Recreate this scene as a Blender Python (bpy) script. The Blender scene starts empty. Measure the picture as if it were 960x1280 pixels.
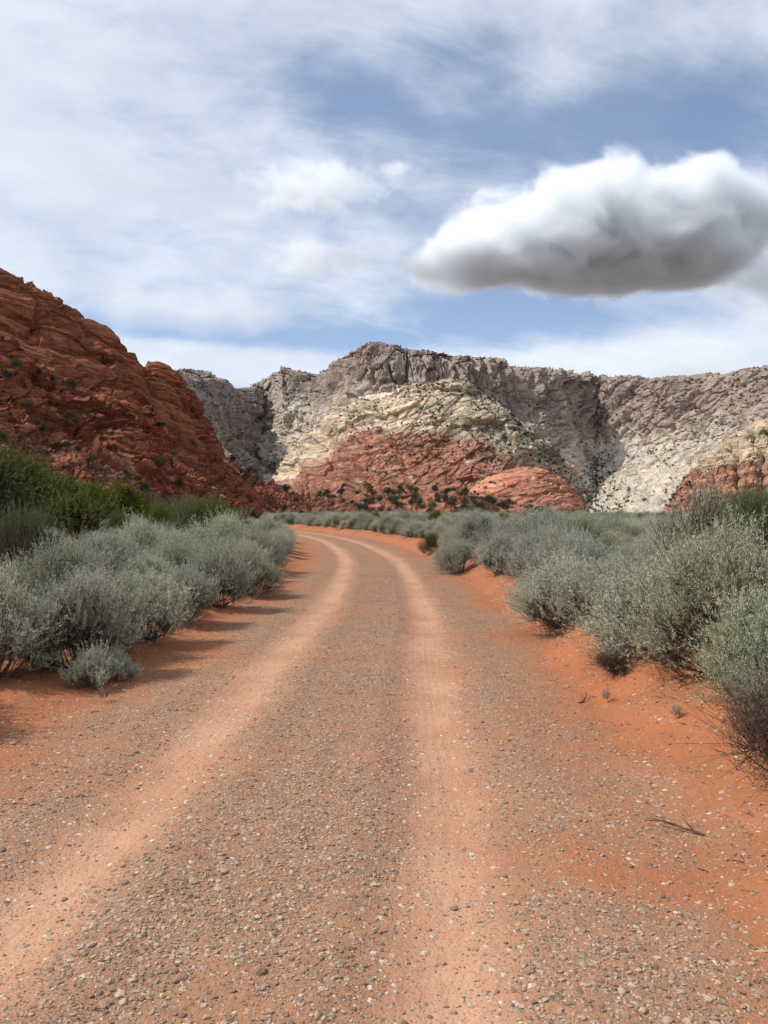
import bpy, math, random
import numpy as np
from mathutils import Vector

# ------------------------------------------------------------------ camera, sky, sun, exposure
scene = bpy.context.scene
COL = scene.collection
F = 962.0                       # focal length in photograph pixels (960 x 1280)
EYE = 1.6
cam_d = bpy.data.cameras.new('camera')
cam_d.sensor_fit = 'HORIZONTAL'; cam_d.sensor_width = 36.0; cam_d.lens = 36.0 * F / 960.0
cam_d.clip_start = 0.05; cam_d.clip_end = 60000.0
cam = bpy.data.objects.new('camera', cam_d); COL.objects.link(cam)
cam.location = (0, 0, EYE); cam.rotation_euler = (math.radians(90), 0, 0)
scene.camera = cam

SUN_EL = math.radians(48.0)
SUN_AZ = math.radians(-94.0)                      # from the side of the red hill
SUN_DIR = Vector((math.cos(SUN_EL) * math.sin(SUN_AZ), math.cos(SUN_EL) * math.cos(SUN_AZ), math.sin(SUN_EL)))
sun_d = bpy.data.lights.new('sun', 'SUN'); sun_d.energy = 3.9; sun_d.angle = math.radians(0.6)
sun_d.color = (1.0, 0.955, 0.90)
sun = bpy.data.objects.new('sun', sun_d); COL.objects.link(sun)
sun.rotation_euler = (-SUN_DIR).to_track_quat('-Z', 'Y').to_euler()
sun.location = (0, 0, 50)

scene.render.engine = 'CYCLES'
cy = scene.cycles
cy.max_bounces = 12; cy.diffuse_bounces = 3; cy.glossy_bounces = 2; cy.transmission_bounces = 3
cy.volume_bounces = 12; cy.transparent_max_bounces = 6
cy.use_denoising = True; cy.use_adaptive_sampling = True; cy.adaptive_threshold = 0.02; cy.adaptive_min_samples = 24
cy.volume_step_rate = 0.30; cy.volume_max_steps = 256
vs = scene.view_settings
vs.view_transform = 'Standard'; vs.look = 'None'; vs.gamma = 1.0; vs.exposure = 0.23; vs.use_curve_mapping = False


class NT:
    """little helper to write node trees"""
    def __init__(self, tree):
        self.t = tree; self.n = tree.nodes; self.l = tree.links
    def node(self, typ, **kw):
        nd = self.n.new(typ)
        for k, v in kw.items():
            setattr(nd, k, v)
        return nd
    def put(self, sock, v):
        if isinstance(v, bpy.types.NodeSocket):
            self.l.new(v, sock)
        elif v is not None:
            sock.default_value = v
    def math(self, op, a, b=None, c=None, clamp=False):
        nd = self.node('ShaderNodeMath', operation=op, use_clamp=clamp)
        self.put(nd.inputs[0], a)
        if b is not None: self.put(nd.inputs[1], b)
        if c is not None: self.put(nd.inputs[2], c)
        return nd.outputs[0]
    def vmath(self, op, a, b=None):
        nd = self.node('ShaderNodeVectorMath', operation=op)
        self.put(nd.inputs[0], a)
        if b is not None: self.put(nd.inputs[1], b)
        return nd.outputs['Value'] if op in ('LENGTH', 'DOT_PRODUCT') else nd.outputs[0]
    def mix(self, fac, a, b, mode='MIX'):
        nd = self.node('ShaderNodeMix', data_type='RGBA', blend_type=mode)
        self.put(nd.inputs[0], fac); self.put(nd.inputs[6], a); self.put(nd.inputs[7], b)
        return nd.outputs[2]
    def noise(self, vec, scale, detail=4, rough=0.55, dist=0.0):
        nd = self.node('ShaderNodeTexNoise')
        self.put(nd.inputs['Vector'], vec)
        nd.inputs['Scale'].default_value = scale; nd.inputs['Detail'].default_value = detail
        nd.inputs['Roughness'].default_value = rough; nd.inputs['Distortion'].default_value = dist
        return nd.outputs['Fac']
    def remap(self, v, a, b, c=0.0, d=1.0, smooth=False):
        nd = self.node('ShaderNodeMapRange', interpolation_type='SMOOTHSTEP' if smooth else 'LINEAR')
        nd.clamp = True if not smooth else nd.clamp
        self.put(nd.inputs[0], v)
        for i, q in enumerate((a, b, c, d)): self.put(nd.inputs[i + 1], q)
        return nd.outputs[0]
    def scalev(self, vec, s):
        nd = self.node('ShaderNodeMapping'); self.put(nd.inputs['Vector'], vec); nd.inputs['Scale'].default_value = s
        return nd.outputs[0]
    def attr(self, name, out='Fac'):
        nd = self.node('ShaderNodeAttribute', attribute_name=name)
        return nd.outputs[out]


def c4(r, g, b): return (r, g, b, 1.0)


# ---- the sky: clear-sky model with a veil of high cloud laid over it
world = bpy.data.worlds.new('World'); scene.world = world; world.use_nodes = True
wt = NT(world.node_tree); wt.n.clear()
sky = wt.node('ShaderNodeTexSky', sky_type='NISHITA')
sky.sun_disc = False; sky.sun_elevation = SUN_EL
sky.sun_rotation = math.atan2(SUN_DIR.x, SUN_DIR.y)
sky.altitude = 1000.0; sky.air_density = 1.0; sky.dust_density = 0.6; sky.ozone_density = 1.2
tc = wt.node('ShaderNodeTexCoord')
dirv = wt.vmath('NORMALIZE', tc.outputs['Generated'])
sep = wt.node('ShaderNodeSeparateXYZ'); wt.put(sep.inputs[0], dirv)
dz = wt.math('ADD', wt.math('MAXIMUM', sep.outputs[2], 0.0), 0.34)
comb = wt.node('ShaderNodeCombineXYZ')
wt.put(comb.inputs[0], wt.math('DIVIDE', sep.outputs[0], dz)); wt.put(comb.inputs[1], wt.math('DIVIDE', sep.outputs[1], dz))
plane = comb.outputs[0]
rot = wt.node('ShaderNodeMapping'); wt.put(rot.inputs['Vector'], plane)
rot.inputs['Rotation'].default_value = (0, 0, math.radians(-24)); rot.inputs['Scale'].default_value = (1.5, 1.9, 1.0)
big = wt.noise(rot.outputs[0], 0.75, 4, 0.5, 0.5)
fib = wt.noise(wt.scalev(rot.outputs[0], (0.9, 1.7, 1)), 2.0, 9, 0.62, 0.5)
az = wt.math('ARCTAN2', sep.outputs[0], sep.outputs[1]); el = wt.math('ARCSINE', sep.outputs[2])


def blob(px, py, sx, sy, amp):
    """a patch of thinner (amp<0) or thicker veil centred on a direction"""
    a0 = math.atan2(px - 480, F); e0 = math.atan2(640 - py, math.hypot(F, px - 480))
    u = wt.math('DIVIDE', wt.math('SUBTRACT', az, a0), sx / F)
    v = wt.math('DIVIDE', wt.math('SUBTRACT', el, e0), sy / F)
    r2 = wt.math('ADD', wt.math('MULTIPLY', u, u), wt.math('MULTIPLY', v, v))
    return wt.math('MULTIPLY', wt.math('POWER', 2.718, wt.math('MULTIPLY', r2, -1.0)), amp)


mot = wt.noise(wt.scalev(plane, (1.0, 1.4, 1)), 5.5, 7, 0.62, 0.3)
cov = wt.math('ADD', wt.math('ADD', wt.math('MULTIPLY', big, 0.75), wt.math('MULTIPLY', fib, 0.72)), wt.math('MULTIPLY', wt.math('SUBTRACT', mot, .5), .58))
for b in ((800, 150, 190, 55, -.42), (570, 65, 90, 30, -.24), (430, 130, 160, 42, -.22), (600, 175, 90, 30, -.12), (190, 408, 75, 14, -.50),
          (640, 400, 170, 32, -.50), (400, 425, 130, 16, -.5), (620, 345, 90, 45, -.15), (850, 60, 190, 40, .12),
          (250, 455, 190, 22, .45), (840, 446, 190, 20, .55), (120, 240, 260, 110, .12), (700, 100, 40, 60, .12)):
    cov = wt.math('ADD', cov, blob(*b))
veil = wt.remap(cov, 0.30, 0.93, 0.16, 0.93, True)
lowhaze = wt.remap(el, 0.0, 0.16, 0.30, 0.0, True)
veil = wt.math('MAXIMUM', veil, lowhaze)
shade = wt.remap(wt.noise(rot.outputs[0], 1.6, 5, 0.55, 0.4), 0.3, 0.75, 0.0, 1.0)
cloud_c = wt.mix(shade, c4(4.8, 5.3, 6.2), c4(7.3, 7.7, 8.3))
skyc = wt.mix(1.0, sky.outputs[0], c4(1.0, 1.04, 1.12), 'MULTIPLY')
bg = wt.node('ShaderNodeBackground'); wt.put(bg.inputs[0], wt.mix(veil, skyc, cloud_c)); bg.inputs[1].default_value = 0.115
wo = wt.node('ShaderNodeOutputWorld'); wt.l.new(bg.outputs[0], wo.inputs[0])

# ------------------------------------------------------------------ numpy helpers: noise, meshes, lofts
rng = np.random.default_rng(7)
random.seed(7)


def _h(ix, iy, iz, seed):
    with np.errstate(over='ignore'):
        h = (ix.astype(np.uint32) * np.uint32(374761393) + iy.astype(np.uint32) * np.uint32(668265263)
             + iz.astype(np.uint32) * np.uint32(2147483647) + np.uint32(seed * 1013904223 & 0xffffffff))
        h = (h ^ (h >> np.uint32(13))) * np.uint32(1274126177)
        h = h ^ (h >> np.uint32(16))
        h = h * np.uint32(2246822519)
        return h ^ (h >> np.uint32(15))


def _u(h): return h.astype(np.float64) / 4294967295.0


def perlin(p, seed=0):
    p = np.asarray(p, float); i = np.floor(p).astype(np.int64); f = p - i
    w = f * f * f * (f * (f * 6 - 15) + 10)
    out = 0.0
    for dx in (0, 1):
        for dy in (0, 1):
            for dz_ in (0, 1):
                h = _h(i[:, 0] + dx, i[:, 1] + dy, i[:, 2] + dz_, seed)
                gx = (h & np.uint32(1023)).astype(float) / 511.5 - 1
                gy = ((h >> np.uint32(10)) & np.uint32(1023)).astype(float) / 511.5 - 1
                gz = ((h >> np.uint32(20)) & np.uint32(1023)).astype(float) / 511.5 - 1
                d = gx * (f[:, 0] - dx) + gy * (f[:, 1] - dy) + gz * (f[:, 2] - dz_)
                ww = (w[:, 0] if dx else 1 - w[:, 0]) * (w[:, 1] if dy else 1 - w[:, 1]) * (w[:, 2] if dz_ else 1 - w[:, 2])
                out = out + d * ww
    return out * 1.25


def fbm(p, octv=4, seed=0, gain=0.5, ridged=False):
    a, s, t = 1.0, 0.0, 0.0; p = np.asarray(p, float)
    for o in range(octv):
        n = perlin(p, seed + o * 17)
        if ridged: n = 1 - 2 * np.abs(n) * 1.6
        s = s + a * n; t += a; a *= gain; p = p * 2.03 + 11.3
    return s / t


def worley(p, seed=0, jit=0.95):
    """F1, F2 and a random value per cell"""
    p = np.asarray(p, float); i = np.floor(p).astype(np.int64)
    n = len(p); f1 = np.full(n, 9.0); f2 = np.full(n, 9.0); cid = np.zeros(n)
    for dx in (-1, 0, 1):
        for dy in (-1, 0, 1):
            for dz_ in (-1, 0, 1):
                cx, cy_, cz = i[:, 0] + dx, i[:, 1] + dy, i[:, 2] + dz_
                h = _h(cx, cy_, cz, seed)
                ox = (h & np.uint32(1023)).astype(float) / 1023.; oy = ((h >> np.uint32(10)) & np.uint32(1023)).astype(float) / 1023.
                oz = ((h >> np.uint32(20)) & np.uint32(1023)).astype(float) / 1023.
                d = np.sqrt((cx + .5 + (ox - .5) * jit - p[:, 0]) ** 2 + (cy_ + .5 + (oy - .5) * jit - p[:, 1]) ** 2 + (cz + .5 + (oz - .5) * jit - p[:, 2]) ** 2)
                near = d < f1
                f2 = np.where(near, f1, np.minimum(f2, d)); cid = np.where(near, _u(_h(cx, cy_, cz, seed + 91)), cid); f1 = np.where(near, d, f1)
    return f1, f2, cid


def facet(p, seed, flat=.5, tilt=1.0):
    """broken rock: every cell is a plane of its own height and slope"""
    p = np.asarray(p, float); i = np.floor(p).astype(np.int64)
    n = len(p); f1 = np.full(n, 9.0); f2 = np.full(n, 9.0); best = np.zeros(n)
    for dx in (-1, 0, 1):
        for dy in (-1, 0, 1):
            for dz_ in (-1, 0, 1):
                cx, cy_, cz = i[:, 0] + dx, i[:, 1] + dy, i[:, 2] + dz_
                h = _h(cx, cy_, cz, seed); g = _h(cx, cy_, cz, seed + 91)
                def part(q, k): return ((q >> np.uint32(10 * k)) & np.uint32(1023)).astype(float) / 1023. - .5
                ex = p[:, 0] - (cx + .5 + part(h, 0) * .95); ey = p[:, 1] - (cy_ + .5 + part(h, 1) * .95); ez = p[:, 2] - (cz + .5 + part(h, 2) * .95)
                d = np.sqrt(ex * ex + ey * ey + ez * ez)
                val = 2 * flat * part(g, 0) * .7 + tilt * 2 * (part(g, 1) * ex + part(g, 2) * ez + part(g, 0) * ey)
                near = d < f1
                f2 = np.where(near, f1, np.minimum(f2, d)); best = np.where(near, val, best); f1 = np.where(near, d, f1)
    return best, f2 - f1


def unit(v): return v / np.maximum(np.linalg.norm(v, axis=-1, keepdims=True), 1e-9)


def sstep(a, b, x):
    t = np.clip((x - a) / (b - a), 0, 1); return t * t * (3 - 2 * t)


def mk_mesh(name, V, Fc, mat=None, smooth=True, cols=None, floats=None, normals=None):
    me = bpy.data.meshes.new(name)
    V = np.asarray(V, np.float32); Fc = np.asarray(Fc, np.int32)
    k = Fc.shape[1]
    me.vertices.add(len(V)); me.vertices.foreach_set('co', V.ravel())
    me.loops.add(Fc.size); me.loops.foreach_set('vertex_index', Fc.ravel())
    me.polygons.add(len(Fc)); me.polygons.foreach_set('loop_start', np.arange(len(Fc), dtype=np.int32) * k)
    me.update(calc_edges=True)
    me.polygons.foreach_set('use_smooth', np.full(len(Fc), smooth))
    if cols is not None:
        for nm, c in cols.items():
            a = me.attributes.new(nm, 'FLOAT_COLOR', 'POINT')
            c = np.asarray(c, np.float32)
            if c.shape[1] == 3: c = np.concatenate([c, np.ones((len(c), 1), np.float32)], 1)
            a.data.foreach_set('color', c.ravel())
    if floats is not None:
        for nm, c in floats.items():
            a = me.attributes.new(nm, 'FLOAT', 'POINT'); a.data.foreach_set('value', np.asarray(c, np.float32))
    if mat: me.materials.append(mat)
    if normals is not None:
        me.normals_split_custom_set_from_vertices(normals.tolist())
    return me


def link(name, data, parent=None, loc=None, rot=None, scale=None):
    o = bpy.data.objects.new(name, data); COL.objects.link(o)
    if parent: o.parent = parent
    if loc is not None: o.location = loc
    if rot is not None: o.rotation_euler = rot
    if scale is not None: o.scale = scale
    return o


def tag(o, label=None, cat=None, group=None, kind=None):
    if label: o['label'] = label
    if cat: o['category'] = cat
    if group: o['group'] = group
    if kind: o['kind'] = kind
    return o


def grid_faces(nv, nu, wrap=False):
    a = np.arange(nv * nu).reshape(nv, nu)
    if wrap: a = np.concatenate([a, a[:, :1]], 1)
    return np.stack([a[:-1, :-1], a[:-1, 1:], a[1:, 1:], a[1:, :-1]], -1).reshape(-1, 4)


def grid_normals(P):
    du = np.gradient(P, axis=1); dv = np.gradient(P, axis=0)
    n = np.cross(du, dv); return n / np.maximum(np.linalg.norm(n, axis=2, keepdims=True), 1e-9)


def cr(pts, t):
    """Catmull-Rom through pts (K,...) at t in 0..K-1"""
    pts = np.asarray(pts, float); K = len(pts)
    i = np.clip(np.floor(t).astype(int), 0, K - 2); f = (t - i)
    p0 = pts[np.maximum(i - 1, 0)]; p1 = pts[i]; p2 = pts[i + 1]; p3 = pts[np.minimum(i + 2, K - 1)]
    f = f.reshape((-1,) + (1,) * (pts.ndim - 1))
    return p1 + 0.5 * f * (p2 - p0 + f * (2 * p0 - 5 * p1 + 4 * p2 - p3 + f * (3 * (p1 - p2) + p3 - p0)))


def at(px, py, d): return ((px - 480) / F * d, d, EYE + (640 - py) / F * d)


def loft(rows, nu, seg):
    """rows: lists of (px, py, depth), equal length, listed from the foot up over the crest; seg: samples between rows"""
    K = len(rows[0])
    R = np.array([[at(*p) for p in r] for r in rows])                     # rows, K, 3
    tu = np.linspace(0, K - 1, nu)
    L = np.stack([cr(r, tu) for r in R])                                   # rows, nu, 3
    tv = np.concatenate([[i + j / s for j in range(s)] for i, s in enumerate(seg)] + [[len(rows) - 1.0]])
    return cr(L, tv), tu / (K - 1), tv

# ------------------------------------------------------------------ materials
def new_mat(name):
    m = bpy.data.materials.new(name); m.use_nodes = True
    t = NT(m.node_tree); t.n.clear()
    out = t.node('ShaderNodeOutputMaterial')
    return m, t, out


def principled(t, out, color, rough=0.85, spec=0.2, normal=None):
    b = t.node('ShaderNodeBsdfPrincipled')
    t.put(b.inputs['Base Color'], color); t.put(b.inputs['Roughness'], rough)
    b.inputs['Specular IOR Level'].default_value = spec
    if normal is not None: t.put(b.inputs['Normal'], normal)
    t.l.new(b.outputs[0], out.inputs['Surface'])
    return b


def bump(t, h, strength, dist):
    nd = t.node('ShaderNodeBump'); nd.inputs['Strength'].default_value = strength; nd.inputs['Distance'].default_value = dist
    t.put(nd.inputs['Height'], h); return nd.outputs[0]


def rock_mat(name, grain, bdist, vertical=1.0, strata=0.0, stain=.35):
    """rock: colour comes from the attribute 'col', broken up with noise; grain in cycles per metre; strata: thin beds per metre"""
    m, t, out = new_mat(name)
    pos = t.node('ShaderNodeNewGeometry').outputs['Position']
    vec = t.scalev(pos, (1, 1, 1.0 / vertical))
    n1 = t.noise(vec, grain, 7, 0.68); n2 = t.noise(vec, grain * 0.22, 5, 0.6)
    n3 = t.noise(vec, grain * 3.1, 5, 0.65)
    base = t.attr('col', 'Color')
    f = t.math('ADD', t.remap(n1, 0.28, 0.72, 0.58, 1.30), t.remap(n2, 0.3, 0.7, -0.16, 0.16))
    f = t.math('ADD', f, t.remap(n3, 0.3, 0.7, -.14, .14))
    h = t.math('ADD', n1, t.math('MULTIPLY', n3, 0.5))
    if strata:
        tl = t.node('ShaderNodeMapping'); t.put(tl.inputs['Vector'], pos); tl.inputs['Rotation'].default_value = (math.radians(4), math.radians(9), 0)
        wq = t.node('ShaderNodeVectorMath', operation='ADD'); t.put(wq.inputs[0], tl.outputs[0])
        off = t.node('ShaderNodeCombineXYZ'); t.put(off.inputs[2], t.math('MULTIPLY', n2, 2.2 / strata)); t.put(wq.inputs[1], off.outputs[0])
        b1 = t.noise(t.scalev(wq.outputs[0], (.045 * strata, .045 * strata, strata)), 1.0, 4, .7)
        line = t.remap(t.math('ABSOLUTE', t.math('SUBTRACT', b1, .5)), 0.0, .035, -1.0, 0.0)
        f = t.math('ADD', f, t.math('ADD', t.remap(b1, .3, .7, -.20, .20), t.math('MULTIPLY', line, .22)))
        h = t.math('ADD', h, t.math('ADD', t.math('MULTIPLY', b1, 1.1), t.math('MULTIPLY', line, .45)))
    g = t.node('ShaderNodeCombineColor')
    for k in range(3): t.put(g.inputs[k], f)
    col = t.mix(1.0, base, g.outputs[0], 'MULTIPLY')
    principled(t, out, col, 0.92, 0.12, bump(t, h, 0.9, bdist))
    return m


M = {}
M['red_rock'] = rock_mat('red_sandstone', 0.55, 0.9, 1.0, .55)
M['far_rock'] = rock_mat('pale_sandstone', 0.12, 6.0, 3.6)
M['mid_rock'] = rock_mat('layered_sandstone', 0.17, 3.0, 1.0, .16)


def ground_mat():
    m, t, out = new_mat('sand_and_gravel')
    pos = t.node('ShaderNodeNewGeometry').outputs['Position']
    flat = t.scalev(pos, (1, 1, 0.6))
    track = t.attr('track'); grav = t.attr('gravel'); lat = t.attr('lat')
    nbig = t.noise(flat, 0.9, 5, 0.6); nmid = t.noise(flat, 6.0, 5, 0.65); nfin = t.noise(flat, 60.0, 3, 0.6)
    sand = t.mix(t.remap(nbig, 0.35, 0.65), c4(.41, .130, .048), c4(.31, .118, .054))
    dirt = t.mix(t.remap(nmid, 0.3, 0.7), c4(.375, .190, .105), c4(.29, .154, .092))
    dust = t.mix(t.remap(nmid, 0.3, 0.7), c4(.54, .315, .200), c4(.47, .262, .162))
    base = t.mix(t.remap(grav, 0.1, 0.75), sand, dirt)
    rlen = t.vmath('LENGTH', pos)
    base = t.mix(t.remap(t.math('ADD', rlen, t.math('MULTIPLY', nbig, 60.0)), 150, 420), base, c4(.160, .155, .145))
    base = t.mix(track, base, dust)
    base = t.mix(t.remap(nfin, 0.3, 0.7, 0.0, 0.28), base, c4(.20, .085, .045))
    # pebbles of two sizes
    height = t.math('MULTIPLY', nmid, 0.35)
    for scale, keep, hh in ((26.0, 0.80, 0.5), (58.0, 0.86, 0.35), (120.0, 0.85, 0.22)):
        warp = t.node('ShaderNodeMix', data_type='VECTOR'); warp.inputs[0].default_value = 0.02
        t.put(warp.inputs[4], flat)
        nz = t.node('ShaderNodeTexNoise'); t.put(nz.inputs['Vector'], flat); nz.inputs['Scale'].default_value = scale * 0.8
        t.put(warp.inputs[5], nz.outputs['Color'])
        v = t.node('ShaderNodeTexVoronoi', feature='F1'); t.put(v.inputs['Vector'], warp.outputs[1]); v.inputs['Scale'].default_value = scale
        sepc = t.node('ShaderNodeSeparateColor'); t.put(sepc.inputs[0], v.outputs['Color'])
        amount = t.math('MULTIPLY', t.math('MULTIPLY', grav, keep), t.remap(nbig, 0.25, 0.7, 0.45, 1.1))
        present = t.math('LESS_THAN', sepc.outputs[0], amount)
        size = t.remap(sepc.outputs[1], 0, 1, 0.22, 0.50)
        body = t.math('LESS_THAN', v.outputs['Distance'], size)
        mask = t.math('MULTIPLY', present, body)
        ramp = t.node('ShaderNodeValToRGB'); t.put(ramp.inputs[0], sepc.outputs[2])
        e = ramp.color_ramp.elements
        e[0].position = 0.0; e[0].color = c4(.15, .110, .080); e[1].position = 1.0; e[1].color = c4(.66, .53, .39)
        for p_, c_ in ((.22, (.27, .200, .145)), (.45, (.42, .28, .185)), (.7, (.47, .355, .255)), (.9, (.57, .45, .33))):
            q = e.new(p_); q.color = c4(*c_)
        base = t.mix(t.math('MULTIPLY', mask, 0.92), base, ramp.outputs[0])
        dome = t.math('MULTIPLY', mask, t.math('SUBTRACT', 0.75, v.outputs['Distance']))
        height = t.math('ADD', height, t.math('MULTIPLY', dome, hh * 1.6))
    wv = t.math('SINE', t.math('ADD', t.math('MULTIPLY', lat, 92.0), t.math('MULTIPLY', nbig, 8.0)))
    height = t.math('ADD', height, t.math('MULTIPLY', t.math('MULTIPLY', t.math('MULTIPLY', wv, track), t.remap(nmid, .40, .65)), 0.055))
    height = t.math('ADD', height, t.math('MULTIPLY', nfin, 0.22))
    principled(t, out, base, 0.95, 0.1, bump(t, height, 1.0, 0.034))
    return m


M['ground'] = ground_mat()

# ------------------------------------------------------------------ the road line and the ground
ROAD = np.array([(-0.9, -60), (-0.85, -12), (-0.75, -4), (-0.72, 0), (-0.63, 2.4), (-0.48, 4.3), (-0.43, 5.9), (-0.3, 9.6), (-0.18, 12.8), (-0.22, 19.2), (-0.46, 25.6),
                 (-1.33, 34.2), (-2.85, 44), (-5.4, 55), (-9.6, 68), (-15, 84), (-20.5, 108), (-24.5, 135), (-30, 170), (-38, 220)], float)
RP = cr(ROAD, np.linspace(0, len(ROAD) - 1, 420))
RT = np.gradient(RP, axis=0); RT /= np.linalg.norm(RT, axis=1, keepdims=True)


def road_lat(x, y):
    """signed distance from the road's middle (positive on the side away from the red hill)"""
    out = np.empty(len(x))
    for s in range(0, len(x), 20000):
        xx, yy = x[s:s + 20000], y[s:s + 20000]
        d2 = (xx[:, None] - RP[None, :, 0]) ** 2 + (yy[:, None] - RP[None, :, 1]) ** 2
        j = d2.argmin(1)
        dx, dy = xx - RP[j, 0], yy - RP[j, 1]
        side = dx * RT[j, 1] - dy * RT[j, 0]
        out[s:s + 20000] = np.where(np.sqrt(d2[np.arange(len(j)), j]) > 300, 300 * np.sign(side), np.sqrt(d2[np.arange(len(j)), j]) * np.where(side >= 0, 1, -1))
    return out


def ground_z(x, y, lat=None, fine=True):
    x = np.asarray(x, float); y = np.asarray(y, float)
    if lat is None: lat = road_lat(x, y)
    p = np.stack([x, y, np.zeros_like(x)], 1)
    al = np.abs(lat)
    r = np.hypot(x, y)
    n1 = fbm(p / 2.2, 3, 3); n2 = fbm(p / 9.0, 2, 5)
    edge = 2.3 + 0.6 * n1
    right = np.where(lat > 0, 1.0, 0.0)
    bank = sstep(edge - 0.2, edge + 0.55, al) * (0.40 * right + 0.17 * (1 - right)) * (0.75 + 1.1 * n1)
    bank = bank + sstep(1.9, 2.7, al) * sstep(40, 15, r) * (.07 * fbm(p / .8, 3, 15) + .05 * fbm(p / .3, 2, 16)) * (.5 + .8 * right)
    away = np.clip(al - 3.0, 0, 400)
    z = bank + np.minimum(0.028 * np.clip(-lat - 7.0, 0, 90), 2.2) + 0.10 * n2 * sstep(2.5, 8, al)
    z = z + 0.30 * fbm(p / 40, 2, 8) * sstep(8, 40, away) * sstep(300, 60, r)
    tr = np.exp(-((al - 0.84) / 0.26) ** 2)
    z = z - 0.036 * tr + 0.016 * np.exp(-((al - 0.40) / 0.12) ** 2) + 0.012 * np.exp(-(al / 0.4) ** 2) + 0.010 * np.exp(-((al - 1.35) / 0.2) ** 2)
    if fine:
        z = z + (0.020 * fbm(p / 0.45, 3, 21) * (1 + 1.2 * sstep(2.0, 2.6, al)) + 0.006 * fbm(p / 0.07, 2, 31)) * (1 - 0.7 * tr) * sstep(60, 20, r)
    return z


def build_ground():
    th = np.concatenate([np.linspace(-math.pi, -0.80, 70, endpoint=False), np.linspace(-0.80, 0.80, 640, endpoint=False), np.linspace(0.80, math.pi, 70, endpoint=False)])
    rr = np.concatenate([[0.02, 0.3, 0.6], np.geomspace(0.9, 160, 400, endpoint=False), np.geomspace(160, 30000, 60)])
    R_, T_ = np.meshgrid(rr, th, indexing='ij')
    x = (R_ * np.sin(T_)).ravel(); y = (R_ * np.cos(T_)).ravel()
    lat = road_lat(x, y)
    z = ground_z(x, y, lat)
    p = np.stack([x, y, np.zeros_like(x)], 1)
    P = np.stack([x, y, z], 1)
    al = np.abs(lat)
    nn = fbm(p / 1.3, 4, 41); n2 = fbm(p / 0.5, 3, 47)
    along = fbm(p / np.array([3.0, 6.0, 1.0]), 3, 51)
    wid = 0.25 + 0.13 * along + 0.08 * n2
    track = np.exp(-np.clip((np.abs(al - 0.84) - 0.02) / wid, 0, 9) ** 2.4) * np.clip(0.86 + 0.9 * nn + .5 * n2, 0.2, 1)
    grav = (1 - 0.80 * track) * (0.22 + 0.78 * sstep(2.35 + 0.9 * nn, 1.25 + 0.6 * nn, al))
    grav = np.clip(grav * (0.86 + 0.9 * nn) + 0.14 * n2 * (al < 3.2), 0.02, 1.0)
    grav = np.where(al > 2.9, grav * 0.4, grav)
    G = P.reshape(R_.shape + (3,))
    du = np.roll(G, -1, 1) - np.roll(G, 1, 1); dv = np.gradient(G, axis=0)
    N = np.cross(du, dv); N /= np.maximum(np.linalg.norm(N, axis=2, keepdims=True), 1e-12)
    N[N[..., 2] < 0] *= -1; N = N.reshape(-1, 3)
    Fc = grid_faces(len(rr), len(th), True)[:, ::-1]
    a_, b_, c_ = P[Fc[5000, 0]], P[Fc[5000, 1]], P[Fc[5000, 2]]
    if np.cross(b_ - a_, c_ - b_)[2] < 0: Fc = Fc[:, ::-1]
    fl = al[Fc].mean(1); fr = np.hypot(x, y)[Fc].mean(1)
    isroad = (fl < 2.05) & (fr < 210)
    for nm, sel in (('gravel_road', isroad), ('ground', ~isroad)):
        ff = Fc[sel]; used, inv = np.unique(ff, return_inverse=True)
        me = mk_mesh(nm, P[used], inv.reshape(ff.shape), M['ground'], True, floats={'track': track[used], 'gravel': grav[used], 'lat': lat[used]}, normals=N[used])
        tag(link(nm, me), 'worn gravel road with two pale wheel tracks' if nm == 'gravel_road' else 'orange red desert sand beside and beyond the road', None, None, 'structure')


build_ground()

# ------------------------------------------------------------------ hills and cliffs (lofted rock faces broken up with ledges, joints and blocks)
def loft_prof(base, crest, prof, back, nu, nv):
    B = np.array([at(*p) for p in base]); C = np.array([at(*p) for p in crest])
    rows = []
    for td, tz in prof:
        r = B + (C - B) * td; r[:, 2] = B[:, 2] + (C[:, 2] - B[:, 2]) * tz; rows.append(r)
    H = C[:, 2] - B[:, 2]
    for dy, fz in back:
        r = C.copy(); r[:, 1] += dy; r[:, 0] *= (C[:, 1] + dy) / C[:, 1]; r[:, 2] = B[:, 2] + H * fz; rows.append(r)
    rows = np.array(rows); K = rows.shape[1]
    tu = np.linspace(0, K - 1, nu)
    L = np.stack([cr(r, tu) for r in rows])
    npf = len(prof) - 1
    tv = np.concatenate([np.linspace(0, npf, nv, endpoint=False), np.linspace(npf, len(rows) - 1, max(8, nv // 6))])
    G = cr(L, tv)
    tn = np.interp(tv, range(len(rows)), [p[1] for p in prof] + [1.0 + 0.1 * (i + 1) for i in range(len(back))])
    return G, np.repeat(tn[:, None], nu, 1)


def finish_rock(name, G, cols, mat, label):
    nv, nu = G.shape[:2]
    me = mk_mesh(name, G.reshape(-1, 3), grid_faces(nv, nu), M[mat], False, cols={'col': cols.reshape(-1, 3)})
    return tag(link(name, me), label, None, None, 'structure')


def lerp(a, b, t):
    t = np.asarray(t)[..., None]; return np.asarray(a) * (1 - t) + np.asarray(b) * t


def ledges(zz, period, sharp=0.5):
    f = zz / period - np.floor(zz / period)
    return np.power(np.clip(1 - (2 * f - 1) ** 2, 0, 1), sharp)


SURF = {}                                     # finished faces, for standing shrubs on them


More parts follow.
